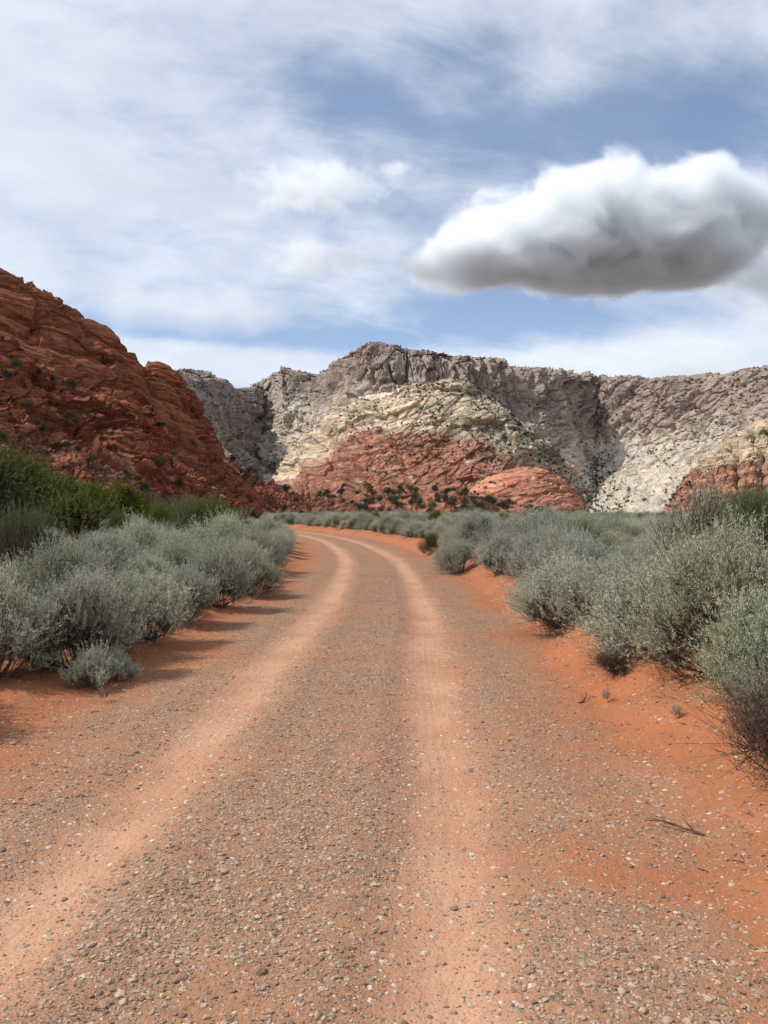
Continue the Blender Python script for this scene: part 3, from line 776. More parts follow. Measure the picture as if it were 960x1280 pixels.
def shrub_meshes(name, seed, R, H, nclump, nshoot, nleaf, llen, lw, up=.9, out_=.6, crad=(.17, .30), leafm='sage', woodm='wood', low=4, wood=.012, jitter=.45, lj=.5, keep=1.0):
    r = np.random.default_rng(seed)
    azi = np.arange(nclump) * 2.39996 + r.normal(0, .35, nclump); elv = np.radians(low + (88 - low) * np.power(r.random(nclump), .85))
    rad = r.uniform(.72, 1.12, nclump)
    C = np.stack([R * .74 * np.cos(elv) * np.cos(azi) * rad, R * .74 * np.cos(elv) * np.sin(azi) * rad, H * .17 + H * .60 * np.sin(elv) * rad], 1)
    out = unit(C - np.array([0, 0, H * .12]))
    crd = r.uniform(*crad, nclump) * R / .6
    # shoots
    ci = r.integers(0, nclump, nshoot)
    S = C[ci] - out[ci] * crd[ci, None] * .5 + r.normal(0, .33, (nshoot, 3)) * crd[ci, None]
    S[:, 2] = np.maximum(S[:, 2], .04)
    D = unit(out[ci] * out_ + np.array([0, 0, up]) + r.normal(0, jitter, (nshoot, 3)))
    Ln = crd[ci] * r.uniform(.75, 1.75, nshoot) * np.where(r.random(nshoot) < .08, 1.35, 1)
    E = S + D * Ln[:, None]; E[:, 2] = np.maximum(E[:, 2], .05)
    D = unit(E - S)
    stint = np.clip(r.normal(.5, .24, nshoot) + (r.random(nclump) - .5)[ci] * .45, 0, 1)
    # leaves
    k = np.repeat(np.arange(nshoot), nleaf); t = r.uniform(.12, 1.0, len(k))
    base = S[k] + (E - S)[k] * t[:, None] + r.normal(0, .006, (len(k), 3))
    ld = unit(D[k] * .9 + r.normal(0, lj, (len(k), 3)) + np.array([0, 0, .25]))
    ll = llen * r.uniform(.55, 1.25, len(k)) * (1.1 - .4 * t)
    side = unit(np.cross(ld, r.normal(0, 1, (len(k), 3)))) * (lw * r.uniform(.7, 1.3, len(k)))[:, None] * .5
    tipp = base + ld * ll[:, None]; tipp[:, 2] = np.maximum(tipp[:, 2], .01)
    if lw / llen > .3:      # broad leaf: a little kite of two triangles
        mid = base + ld * (ll * .5)[:, None]
        V = np.stack([base, mid + side, tipp, mid - side], 1).reshape(-1, 3); Fc = np.arange(len(k) * 4).reshape(-1, 4); m = 4
    else:
        V = np.stack([base - side, base + side, tipp], 1).reshape(-1, 3); Fc = np.arange(len(k) * 3).reshape(-1, 3); m = 3
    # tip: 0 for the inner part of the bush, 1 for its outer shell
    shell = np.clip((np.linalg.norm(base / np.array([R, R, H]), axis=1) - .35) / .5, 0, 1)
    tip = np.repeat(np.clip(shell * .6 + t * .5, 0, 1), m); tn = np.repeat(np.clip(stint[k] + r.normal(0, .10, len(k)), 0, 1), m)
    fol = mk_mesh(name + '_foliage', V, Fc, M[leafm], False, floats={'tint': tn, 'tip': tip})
    # wood: curved limbs from the root to each clump, twigs to each shoot
    parts = []
    root = np.stack([r.normal(0, .05 * R, nclump), r.normal(0, .05 * R, nclump), np.full(nclump, -.06)], 1)
    midp = root * .4 + C * .6 * np.array([1, 1, .75]) + r.normal(0, .05 * R, (nclump, 3))
    prev = root; w0 = wood
    for tt in (.2, .4, .6, .8, 1.0):
        q = (1 - tt) ** 2 * root + 2 * tt * (1 - tt) * midp + tt * tt * C + r.normal(0, .012, C.shape)
        w1 = wood * (1.05 - .75 * tt); parts.append(tubes(prev, q, np.full(nclump, w0), np.full(nclump, w1), 5)); prev, w0 = q, w1
    nk = int(nshoot * keep)
    parts.append(tubes(C[ci[:nk]] - out[ci[:nk]] * crd[ci[:nk], None] * .6, S[:nk], np.full(nk, .0035), np.full(nk, .0025)))
    parts.append(tubes(S[:nk], E[:nk], np.full(nk, .0026), np.full(nk, .0010)))
    V, Fc = joinq(parts)
    stm = mk_mesh(name + '_stems', V, Fc, M[woodm], True)
    return fol, stm


SAGE = [shrub_meshes('sage', 900 + i, R_, H_, nc, 1700, 34, .036, .0056, up_, ou_, (.13, .23), low=-6, jitter=.55, lj=.6)
        for i, (R_, H_, nc, up_, ou_) in enumerate([(.72, .92, 30, .75, .75), (.80, .96, 34, .6, .85), (.66, 1.0, 26, .85, .65), (.85, .84, 34, .55, .9), (.60, .76, 22, .7, .75), (.75, 1.04, 30, .8, .65)])]
SPARSE = shrub_meshes('sparse_sage', 950, .62, 1.25, 22, 420, 16, .045, .0042, 1.5, .35, leafm='sage', woodm='deadwood', wood=.010)
DEAD = shrub_meshes('dead_bush', 951, .62, .62, 22, 900, 2, .05, .003, .5, .8, leafm='straw', woodm='deadwood', wood=.009, jitter=.6)
SPRIG = shrub_meshes('sage_sprig', 952, .34, .42, 10, 520, 30, .042, .0046, .9, .6)
BROOM = [shrub_meshes('broom', 960 + i, R_, H_, 22, 1500, 20, .085, .0055, 1.3, .5, leafm='broom', lj=.32, jitter=.36, low=-8) for i, (R_, H_) in enumerate([(.8, 1.45), (.9, 1.3)])]
OAK = [shrub_meshes('oak', 970 + i, R_, H_, 34, 1300, 22, .066, .040, .35, .8, (.13, .21), 'oak', 'wood', 8, .035, .85, 1.1) for i, (R_, H_) in enumerate([(1.6, 2.7), (1.4, 2.2), (1.2, 2.5)])]
JUN = [shrub_meshes('hill_shrub', 980 + i, .6, .85, 9, 150, 12, .085, .032, .6, .7, (.2, .3), 'juniper', 'wood', 4, .02, keep=.2) for i in range(3)]
TUFT = [shrub_meshes('dry_tuft', 990 + i, .16, .20, 5, 90, 3, .10, .0035, 1.0, .7, leafm='straw', woodm='straw', wood=.001, lj=.3, keep=.3) for i in range(2)]


def plant(name, meshes, x, y, z, s, rz, label, cat, group, parts=('foliage', 'stems'), tilt=(0, 0), sz=1.0):
    root = bpy.data.objects.new(name, None); COL.objects.link(root)
    root.empty_display_size = .2
    root.location = (x, y, z); root.rotation_euler = (tilt[0], tilt[1], rz); root.scale = (s, s, s * sz)
    for nm, me in zip(parts, meshes):
        c = bpy.data.objects.new(nm, me); COL.objects.link(c); c.parent = root
    return tag(root, label, cat, group)


# a store of joined copies for what is scattered as one mass
def store(name, pairs):
    co = bpy.data.collections.new(name)
    for i, (fol, stm) in enumerate(pairs):
        for j, me in enumerate((fol, stm)):
            pass
        bm_v, parts = 0, []
        o = bpy.data.objects.new('%s_%02d' % (name, i), join_mesh(name, fol, stm)); co.objects.link(o)
    return co


def join_mesh(name, a, b):
    import bmesh
    bm = bmesh.new(); bm.from_mesh(a); n = len(bm.faces); bm.from_mesh(b); bm.faces.ensure_lookup_table()
    for f_i in range(n, len(bm.faces)): bm.faces[f_i].material_index = 1
    me = bpy.data.meshes.new(name); bm.to_mesh(me); bm.free()
    me.materials.append(a.materials[0]); me.materials.append(b.materials[0])
    return me


def scatter(name, coll, P, S, Rz, idx, label, cat=None, tilt=None):
    """one object of kind stuff: copies from coll standing on the given points"""
    n = len(P)
    me = bpy.data.meshes.new(name); me.vertices.add(n); me.vertices.foreach_set('co', np.asarray(P, np.float32).ravel())
    R3 = np.zeros((n, 3), np.float32); R3[:, 2] = Rz
    if tilt is not None: R3[:, :2] = tilt
    S = np.asarray(S, np.float32)
    if S.ndim == 1: S = np.repeat(S[:, None], 3, 1)
    for nm, typ, key, arr in (('scl', 'FLOAT_VECTOR', 'vector', S), ('rot', 'FLOAT_VECTOR', 'vector', R3)):
        a = me.attributes.new(nm, typ, 'POINT'); a.data.foreach_set(key, np.ascontiguousarray(arr, np.float32).ravel())
    a = me.attributes.new('idx', 'INT', 'POINT'); a.data.foreach_set('value', np.asarray(idx, np.int32))
    ng = bpy.data.node_groups.new(name, 'GeometryNodeTree')
    ng.interface.new_socket('Geometry', in_out='INPUT', socket_type='NodeSocketGeometry')
    ng.interface.new_socket('Geometry', in_out='OUTPUT', socket_type='NodeSocketGeometry')
    N = ng.nodes; L = ng.links
    gi = N.new('NodeGroupInput'); go = N.new('NodeGroupOutput')
    ci = N.new('GeometryNodeCollectionInfo'); ci.inputs[0].default_value = coll; ci.inputs['Separate Children'].default_value = True; ci.inputs['Reset Children'].default_value = True
    ip = N.new('GeometryNodeInstanceOnPoints'); ip.inputs['Pick Instance'].default_value = True
    def na(nm, typ):
        q = N.new('GeometryNodeInputNamedAttribute'); q.data_type = typ; q.inputs['Name'].default_value = nm; return q.outputs[0]
    er = N.new('FunctionNodeEulerToRotation'); L.new(na('rot', 'FLOAT_VECTOR'), er.inputs[0])
    L.new(gi.outputs[0], ip.inputs['Points']); L.new(ci.outputs[0], ip.inputs['Instance']); L.new(na('idx', 'INT'), ip.inputs['Instance Index'])
    L.new(er.outputs[0], ip.inputs['Rotation']); L.new(na('scl', 'FLOAT_VECTOR'), ip.inputs['Scale']); L.new(ip.outputs[0], go.inputs[0])
    o = link(name, me); md = o.modifiers.new('scatter', 'NODES'); md.node_group = ng
    return tag(o, label, cat, None, 'stuff')


# ---- where the big green shrubs stand (x, y in metres, from the photograph)
def gx(px, d): return (px - 480) / F * d


BIG = []      # (x, y, radius) kept free of sagebrush


def shrub_at(name, meshes, px, d, s, label, cat, group=None, sz=1.0, keep=.8, rz=None, parts=('foliage', 'stems')):
    x = gx(px, d); z = float(ground_z(np.array([x]), np.array([d]))[0])
    BIG.append((x, d, keep * s))
    return plant(name, meshes, x, d, z, s, random.uniform(0, 6.28) if rz is None else rz, label, cat, group, parts, sz=sz)


crown = ('crown', 'trunk')
shrub_at('oak_tree', OAK[0], 25, 28, 1.36, 'tall dark olive oak below the rubble slope, the biggest of the oak thicket', 'tree', 'oaks under the red hill', .98, 1.0, parts=crown)
shrub_at('oak_tree', OAK[1], -30, 25, 1.5, 'dark oak on the open side of the biggest oak', 'tree', 'oaks under the red hill', 1.1, 1.0, parts=crown)
shrub_at('oak_tree', OAK[1], 92, 25, 1.08, 'olive brown oak at the sagebrush end of the oak thicket', 'tree', 'oaks under the red hill', .92, 1.0, parts=crown)
shrub_at('oak_tree', OAK[2], 66, 32, 1.4, 'green leafed oak standing behind the olive brown oak', 'tree', 'oaks under the red hill', 1.0, 1.0, parts=crown)
shrub_at('oak_tree', OAK[2], 148, 41, 1.35, 'small round dark oak alone at the foot of the red ledge', 'tree', 'oaks under the red hill', .95, 1.0, parts=crown)
shrub_at('oak_tree', OAK[0], 0, 37, 1.6, 'oak half hidden high behind the thicket on the slope', 'tree', 'oaks under the red hill', 1.05, 1.0, parts=crown)
for px_, d_, s_, lb in ((116, 38, 1.1, 'dark oak between the thicket and the small round oak'), (176, 46, 1.0, 'dark bushy oak on the road side of the small round oak'), (196, 52, .95, 'low oak at the very foot of the rubble near the green row'), (-5, 31, 1.3, 'leafy green oak on the uphill side of the biggest oak')):
    shrub_at('oak_tree', OAK[random.randint(0, 2)], px_, d_, s_, lb, 'tree', 'oaks under the red hill', 1.0, 1.0, parts=crown)
shrub_at('green_shrub', BROOM[0], 22, 11.6, 1.08, 'bright green broom shrub rising from the sagebrush in front of the oaks', 'shrub', None, 1.0, 1.1)
shrub_at('green_shrub', BROOM[1], -40, 12.2, 1.0, 'green broom shrub next to the one in front of the oaks', 'shrub', None, 1.0, 1.1)
for px_, d_, s_, lb in ((205, 29, 1.35, 'bushy green broom shrub at the oak end of the green row in the sagebrush'), (236, 28, 1.45, 'full green broom shrub in the middle of the green row'),
                        (266, 28, 1.38, 'green broom shrub next to the road end of the green row'), (294, 29, 1.15, 'low green broom shrub at the road end of the green row')):
    shrub_at('green_shrub', BROOM[random.randint(0, 1)], px_, d_, s_, lb, 'shrub', 'green row in the sagebrush', 1.0, .9)
shrub_at('green_shrub', BROOM[1], 150, 27, 1.0, 'small yellow green shrub between the oaks and the green row', 'shrub', None, 1.0, .8)
shrub_at('green_shrub', BROOM[0], 938, 14.5, 1.15, 'tall dark green broom shrub standing out of the sage below the yellow capped buttress', 'shrub', None, 1.05, .9)
shrub_at('green_shrub', BROOM[1], 905, 13.6, .9, 'lower green broom shrub beside the tall one below the buttress', 'shrub', None, 1.0, .9)
shrub_at('green_shrub', BROOM[0], 985, 15.5, 1.1, 'green broom shrub behind the tall one below the buttress', 'shrub', None, 1.0, .9)
shrub_at('green_shrub', BROOM[1], 538, 28.0, .55, 'small green shrub at the road edge on the outside of the bend', 'shrub', None, 1.0, .9)
for px_, d_, s_, lb in ((632, 44, .92, 'dark green shrub in the sage below the salmon red mound'), (612, 56, .9, 'green shrub behind the dark one below the salmon red mound'), (545, 60, 1.0, 'green shrub in the sage below the middle of the foothill'),
                        (522, 66, .95, 'second green shrub in the sage below the middle of the foothill'), (468, 62, .9, 'green shrub across the bend below the foothill'), (655, 62, .9, 'dark green shrub below the dark gully side of the salmon mound'),
                        (800, 60, 1.0, 'dark green shrub in the sage below the dark gully'), (826, 56, 1.0, 'rounded dark green shrub in the sage below the pale cliff slope'), (776, 66, .9, 'low green shrub in the far sage below the dark gully')):
    shrub_at('green_shrub', OAK[random.randint(0, 2)] if 'dark' in lb else BROOM[random.randint(0, 1)], px_, d_, s_ * (.62 if 'dark' in lb else 1), lb, 'shrub', None, 1.0, .9)
shrub_at('bare_shrub', SPARSE, 878, 9.6, 1.4, 'half bare shrub of upright brown stems rising out of the sage', 'shrub', None, 1.0, .55)
shrub_at('bare_shrub', SPARSE, 196, 20, .9, 'half bare grey shrub among the sage below the oaks', 'shrub', None, 1.0, .5)
shrub_at('dead_bush', DEAD, 992, 3.95, .72, 'dead brown bush of bare twigs on the orange bank', 'bush', None, 1.0, .6)
shrub_at('dead_bush', DEAD, 770, 6.9, .5, 'small tangle of dead twigs under the sagebrush on the orange bank', 'bush', None, .6, .3)
shrub_at('sage_sprig', SPRIG, 146, 7.25, .62, 'little silvery sagebrush at the tip of the sage on the hill side of the road', 'sagebrush', None, 1.0, .2)
shrub_at('sage_sprig', SPRIG, 112, 6.95, .72, 'low silvery sagebrush next to the little one on the hill side of the road', 'sagebrush', None, 1.0, .2)

# ---- sagebrush, every bush of its own
def sage_spots():
    r = np.random.default_rng(12)
    pts = []
    fixed = [(-3.8, 5.4, .95), (-3.9, 4.55, .9), (-2.95, 7.45, .92), (-3.55, 6.95, 1.0), (-4.25, 6.8, 1.0), (-3.1, 8.3, 1.0), (-2.82, 9.2, .95), (-2.75, 10.7, 1.0), (-2.7, 12.4, .95), (-2.5, 14.4, .95), (-3.7, 9.0, 1.1), (-4.6, 7.9, 1.1),
             (2.32, 9.9, 1.0), (2.45, 8.6, 1.0), (2.62, 7.35, 1.08), (2.75, 6.1, 1.12), (2.55, 5.1, .85), (2.62, 4.62, .66), (3.25, 5.4, 1.05), (3.5, 6.9, 1.15), (3.3, 8.2, 1.1),
             (2.5, 16.8, .95), (2.0, 19.9, .9), (2.9, 18.1, 1.0), (1.9, 22.2, .85), (2.9, 12.0, 1.0), (2.85, 14.2, 1.0)]
    pts = [list(p) for p in fixed]
    cell = {}
    def key(x, y): return (int(math.floor(x / 1.6)), int(math.floor(y / 1.6)))
    for p in pts: cell.setdefault(key(p[0], p[1]), []).append(p)
    N = 90000
    yy = 4.5 + 175 * r.random(N) ** 1.5
    xx = (r.random(N) * 2 - 1) * (yy * .62 + 5)
    lat = road_lat(xx, yy)
    dens = fbm(np.stack([xx, yy, 0 * xx], 1) / 6, 2, 201)
    sc = np.clip(r.normal(.95, .21, N), .5, 1.4)
    u = r.random(N)
    for x, y, l, s, dn, uu in zip(xx, yy, lat, sc, dens, u):
        lim = (2.95 if l > 0 else 2.75) + .25 * max(0, (y - 14) / 20 if y < 34 else 1)
        if abs(l) < lim + .5 * abs(dn): continue
        if l < 0 and y < 6.9: continue
        if y < 5.2: continue
        if x < -15 - .40 * (y - 22) and y < 60 and x < -.52 * y: continue      # foot of the ledge
        if y > 60 and x < -.36 * y: continue
        mind = .84 + .26 * s * .6 + .32 * (dn > .1) + (.35 if y > 50 else 0) + (.5 if y > 90 else 0)
        k = key(x, y); ok = True
        for i in (-1, 0, 1):
            for j in (-1, 0, 1):
                for q in cell.get((k[0] + i, k[1] + j), ()):
                    if (q[0] - x) ** 2 + (q[1] - y) ** 2 < mind * mind: ok = False; break
                if not ok: break
            if not ok: break
        if not ok: continue
        if any((x - b[0]) ** 2 + (y - b[1]) ** 2 < b[2] ** 2 for b in BIG): continue
        p = [x, y, s]; pts.append(p); cell.setdefault(k, []).append(p)
    return np.array(pts), len(fixed)


SP, NFIX = sage_spots()
lat_s = road_lat(SP[:, 0], SP[:, 1]); z_s = ground_z(SP[:, 0], SP[:, 1], lat_s)
inview = np.abs(SP[:, 0] / SP[:, 1]) < .56
order = np.argsort(-(SP[:, 2] / SP[:, 1]) * np.where(inview, 1, 0) - np.where(np.arange(len(SP)) < NFIX, 10, 0))
single = order[:300]; rest = order[300:]
r_ = np.random.default_rng(33)
ORD = {}
def rank(sel, start): 
    for n_, i in enumerate(sorted(sel, key=lambda i: math.hypot(SP[i, 0] - start[0], SP[i, 1] - start[1]))): ORD[i] = n_
NTH = ['first', 'second', 'third', 'fourth', 'fifth', 'sixth', 'seventh', 'eighth', 'ninth', 'tenth', 'eleventh', 'twelfth', 'thirteenth', 'fourteenth', 'fifteenth', 'sixteenth', 'seventeenth', 'eighteenth', 'nineteenth', 'twentieth'] + ['farther'] * 60
rank([i for i in single if -3.7 < lat_s[i] < 0], (-2.6, 7.2))
rank([i for i in single if 0 < lat_s[i] < 3.9 and SP[i, 1] < 12], (2.2, 4.2))
rank([i for i in single if 0 < lat_s[i] < 4.2 and not (lat_s[i] < 3.9 and SP[i, 1] < 12)], (2.2, 12.0))
for i in single:
    x, y, s = SP[i]; l = lat_s[i]; hillside = l < 0
    if hillside:
        if l > -3.7: lb, gr = (NTH[ORD[i]] + ' sagebrush along the hill side verge, counting from the little silvery one', 'sagebrush along the hill side verge')
        elif x < -.30 * y and y < 40: lb, gr = ('silvery green sagebrush in the thicket in front of the oaks', 'sagebrush in front of the oaks')
        else: lb, gr = ('silvery green sagebrush in the thicket between the verge and the green row', 'sagebrush between verge and green row')
    else:
        if l < 3.9 and y < 12: lb, gr = (NTH[ORD[i]] + ' full sagebrush on the orange bank, counting from the dead brown bush', 'sagebrush on the orange bank')
        elif l < 4.2: lb, gr = (NTH[ORD[i]] + ' rounded sagebrush on the outer verge beyond the orange bank, towards the bend', 'sagebrush along the outer verge')
        elif x > .33 * y: lb, gr = ('silvery sagebrush in the thicket around the half bare shrub', 'sagebrush around the half bare shrub')
        else: lb, gr = ('silvery sagebrush in the wide flat between the outer verge and the foothill', 'sagebrush on the flat')
    k = int(r_.integers(0, len(SAGE)))
    plant('sagebrush', SAGE[k], x, y, z_s[i] - .02, s, r_.uniform(0, 6.28), lb, 'sagebrush', gr, tilt=(r_.normal(0, .06), r_.normal(0, .06)), sz=r_.uniform(.88, 1.08))
sage_store = store('sage_store', SAGE[:4])
scatter('far_sagebrush', sage_store, np.stack([SP[rest, 0], SP[rest, 1], z_s[rest] - .02], 1), SP[rest, 2], r_.uniform(0, 6.28, len(rest)), r_.integers(0, 4, len(rest)), 'mass of sagebrush covering the valley floor farther off')
print('SAGE', len(SP))

# ---- shrubs on the hills
jun_store = store('shrub_store', JUN)


def on_surface(key, n, seed, tmin=0.0, want=None):
    G = SURF[key]; r = np.random.default_rng(seed)
    nv, nu = G.shape[:2]
    out = []
    front = int(nv * 6 / 7)
    while len(out) < n:
        i = r.integers(2, front, 4 * n); j = r.integers(2, nu - 2, 4 * n)
        q = G[i, j]; px = 480 + q[:, 0] / q[:, 1] * F; py = 640 - (q[:, 2] - EYE) / q[:, 1] * F
        ok = (px > -60) & (px < 1020) & (q[:, 2] > .2)
        dn = fbm(q / (q[:, 1:2] * .07), 2, seed + 3)
        ok &= (dn + r.normal(0, .18, len(dn))) > tmin
        if want is not None: ok &= want(px, py, r)
        out += list(q[ok])
    return np.array(out[:n])


def nearest_on(keys, px, py):
    best = None
    for k in keys:
        G = SURF[k].reshape(-1, 3); u = 480 + G[:, 0] / G[:, 1] * F; v = 640 - (G[:, 2] - EYE) / G[:, 1] * F
        near = np.where((np.abs(u - px) < 4) & (np.abs(v - py) < 4))[0]
        if len(near):
            g = G[near[np.argmin(G[near, 1])]]
            if best is None or g[1] < best[1]: best = g
    return best


spots = [(49, 474), (69, 478), (90, 485), (120, 502), (109, 515), (49, 530), (90, 530), (16, 517), (39, 507), (128, 549), (145, 559), (70, 558), (221, 567), (203, 538), (245, 590), (30, 545), (10, 470), (24, 462), (5, 550),
         (160, 590), (176, 600), (100, 560), (118, 572), (185, 612), (228, 606), (205, 590), (60, 545), (84, 556)]
for px_, py_ in spots:
    g = nearest_on(('hill_ledge', 'red_hill', 'hill_toe'), px_, py_)
    if g is None: continue
    plant('hill_shrub', JUN[random.randint(0, 2)], g[0], g[1], g[2] - .25, g[1] / 100 * random.uniform(.8, 2.0), random.uniform(0, 6.28), 'dark green shrub rooted in the broken red ledges', 'shrub', 'shrubs on the red ledges')
for g in on_surface('hill_toe', 46, 5, -.05, lambda px, py, r: (px > 230) & (px < 460)):
    plant('hill_shrub', JUN[random.randint(0, 2)], g[0], g[1], g[2] - .3, random.uniform(1.6, 3.6), random.uniform(0, 6.28), 'dark shrub on the low rubbly spur of the red hill', 'shrub', 'shrubs on the rubbly spur')
for g in on_surface('low_mounds', 190, 6, -.1, lambda px, py, r: (px > 350) & (px < 730)):
    plant('hill_shrub', JUN[random.randint(0, 2)], g[0], g[1], g[2] - .3, random.uniform(2.2, 5.0), random.uniform(0, 6.28), 'dark shrub on the low red foothill', 'shrub', 'shrubs on the foothill')


def stuff_on(name, specs, label):
    Ps, Ss = [], []
    for key, n, seed, smin, smax, tmin, want in specs:
        q = on_surface(key, n, seed, tmin, want); q[:, 2] -= .3; Ps.append(q); Ss.append(np.random.default_rng(seed).uniform(smin, smax, n))
    P_ = np.concatenate(Ps); S_ = np.concatenate(Ss); r = np.random.default_rng(4)
    scatter(name, jun_store, P_, S_, r.uniform(0, 6.28, len(P_)), r.integers(0, 3, len(P_)), label)


stuff_on('dome_scrub', [('dome', 900, 71, 1.0, 2.6, 0.0, lambda px, py, r: (px > 400 + 60 * r.random(len(px)))), ('dome', 450, 72, 1.2, 3, -.1, lambda px, py, r: (px > 520) & (py < 580)), ('red_mound', 25, 73, 1.5, 3, .1, None), ('buttress', 60, 75, 1.5, 3, .1, None)],
         'scattered dark scrub on the rock dome')
stuff_on('cliff_scrub', [('cliffs', 1500, 76, 1.5, 4.0, 0.05, None)], 'scattered dark scrub on the far cliffs')


def rim():
    G = SURF['cliffs']; r = np.random.default_rng(8); nv, nu = G.shape[:2]
    px = 480 + G[..., 0] / G[..., 1] * F
    jj = r.integers(5, nu - 5, 900); el_ = (G[..., 2] - EYE) / G[..., 1]
    top = el_.argmax(0)
    P_ = G[np.clip(top[jj] + r.integers(-2, 4, 900), 0, nv - 1), jj].copy(); P_[:, 2] -= .5
    scatter('rim_scrub', jun_store, P_, r.uniform(.9, 2.4, 900), r.uniform(0, 6.28, 900), r.integers(0, 3, 900), 'fringe of small trees along the cliff rim')
    q = on_surface('cliffs', 420, 88, -9, lambda px, py, r: (py > 572) & (np.abs(px - 746) < 5 + (py - 572) * (.25 + .95 * r.random(len(px)))))
    scatter('gully_wood', jun_store, q, r.uniform(1.4, 3.4, 420), r.uniform(0, 6.28, 420), r.integers(0, 3, 420), 'dark wood filling the shaded gully below the cliffs')


rim()

# ------------------------------------------------------------------ stones on the road
def stone_mat():
    m, t, out = new_mat('pebble')
    rnd = t.node('ShaderNodeObjectInfo').outputs['Random']
    ramp = t.node('ShaderNodeValToRGB'); t.put(ramp.inputs[0], rnd)
    e = ramp.color_ramp.elements
    e[0].position = 0; e[0].color = c4(.15, .110, .082); e[1].position = 1; e[1].color = c4(.72, .58, .43)
    for p_, c_ in ((.16, (.24, .180, .130)), (.34, (.38, .255, .165)), (.5, (.46, .31, .20)), (.68, (.52, .39, .28)), (.86, (.62, .49, .36))):
        q = e.new(p_); q.color = c4(*c_)
    oc = t.node('ShaderNodeTexCoord').outputs['Object']
    n = t.noise(oc, 3.5, 5, .6)
    col = t.mix(t.remap(n, .3, .7, .1, .6), ramp.outputs[0], c4(.36, .205, .115))
    principled(t, out, col, .9, .2, bump(t, n, .5, .15))
    return m


M['stone'] = stone_mat()


def stone_mesh(seed, sub=1):
    import bmesh
    bm = bmesh.new(); bmesh.ops.create_icosphere(bm, subdivisions=sub, radius=1.0)
    r = np.random.default_rng(seed)
    planes = unit(r.normal(0, 1, (7, 3))); dist = r.uniform(.55, .95, 7)
    sc = np.array([1.0, r.uniform(.6, .95), r.uniform(.34, .6)])
    for v in bm.verts:
        c = np.array(v.co)
        for p_, d_ in zip(planes, dist):
            k = c @ p_
            if k > d_: c = c - p_ * (k - d_)
        v.co = Vector(c * sc * r.uniform(.94, 1.05))
    me = bpy.data.meshes.new('stone'); bm.to_mesh(me); bm.free(); me.materials.append(M['stone'])
    return me


def build_stones():
    r = np.random.default_rng(55)
    col_ = bpy.data.collections.new('stone_store')
    for i in range(8):
        col_.objects.link(bpy.data.objects.new('stone_src_%d' % i, stone_mesh(300 + i, 1)))
    N = 400000
    y = 1.2 + (19.0) * r.random(N) ** 1.9; x = (r.random(N) * 2 - 1) * np.minimum(.62 * y + 1.2, 6.0)
    lat = road_lat(x, y); al = np.abs(lat)
    p = np.stack([x, y, 0 * x], 1)
    nn = fbm(p / 1.3, 4, 41); n2 = fbm(p / .45, 3, 47)
    tr = np.exp(-((al - .84) / .25) ** 2)
    g = (1 - .86 * tr) * (.30 + .70 * sstep(2.4 + .9 * nn, 1.3 + .6 * nn, al)) * np.where(al > 3.2, .1, 1)
    g = g * np.clip(.55 + 1.3 * n2 + .8 * nn, .06, 1.2)
    # the windrow of looser stones in the middle and outside the wheels
    g = g * (1 + .5 * np.exp(-((lat + .1) / .45) ** 2))
    keep = r.random(N) < g * .95
    x, y, lat = x[keep], y[keep], lat[keep]
    n = len(x)
    size = .0030 + .0046 * r.random(n) ** 1.8 + .012 * r.random(n) ** 8 + np.where(r.random(n) < .02, .008 * r.random(n), 0)
    size *= np.where(np.abs(np.abs(lat) - .84) < .25, .75, 1)
    z = ground_z(x, y, lat)
    S = np.stack([size * r.uniform(.8, 1.3, n), size * r.uniform(.8, 1.2, n), size * r.uniform(.7, 1.1, n)], 1)
    scatter('gravel', col_, np.stack([x, y, z + size * .12], 1), S, r.uniform(0, 6.28, n), r.integers(0, 8, n), 'loose grey, beige and pink gravel on the road', tilt=r.normal(0, .2, (n, 2)))
    print('GRAVEL', n)
    # the larger stones, one by one
    big = [stone_mesh(400 + i, 2) for i in range(6)]
    k = 0; tries = 0
    while k < 150 and tries < 6000:
        tries += 1
        yy = 2.35 + 3.6 * r.random() ** 1.4; xx = (r.random() * 2 - 1) * .52 * yy
        l = float(road_lat(np.array([xx]), np.array([yy]))[0])
        if abs(abs(l) - .84) < .24 and r.random() > .12: continue
        if l > 1.7 and r.random() > .25: continue
        s = r.uniform(.011, .017) if r.random() < .82 else r.uniform(.017, .025)
        zz = float(ground_z(np.array([xx]), np.array([yy]))[0])
        if abs(l) < .62: lb, gr = 'loose stone lying between the two wheel tracks', 'stones between the wheel tracks'
        elif l <= -.62: lb, gr = 'loose stone on the gravel by the hill side wheel track', 'stones by the hill side track'
        elif l < 1.9: lb, gr = 'loose stone on the gravel by the outer wheel track', 'stones by the outer track'
        else: lb, gr = 'loose stone on the orange sand below the bank', 'stones below the bank'
        o = link('stone', big[int(r.integers(0, 6))], None, (xx, yy, zz + s * .18), (r.normal(0, .15), r.normal(0, .15), r.uniform(0, 6.28)), (s * r.uniform(.9, 1.4), s, s * r.uniform(.8, 1.1)))
        tag(o, lb, 'stone', gr); k += 1


build_stones()


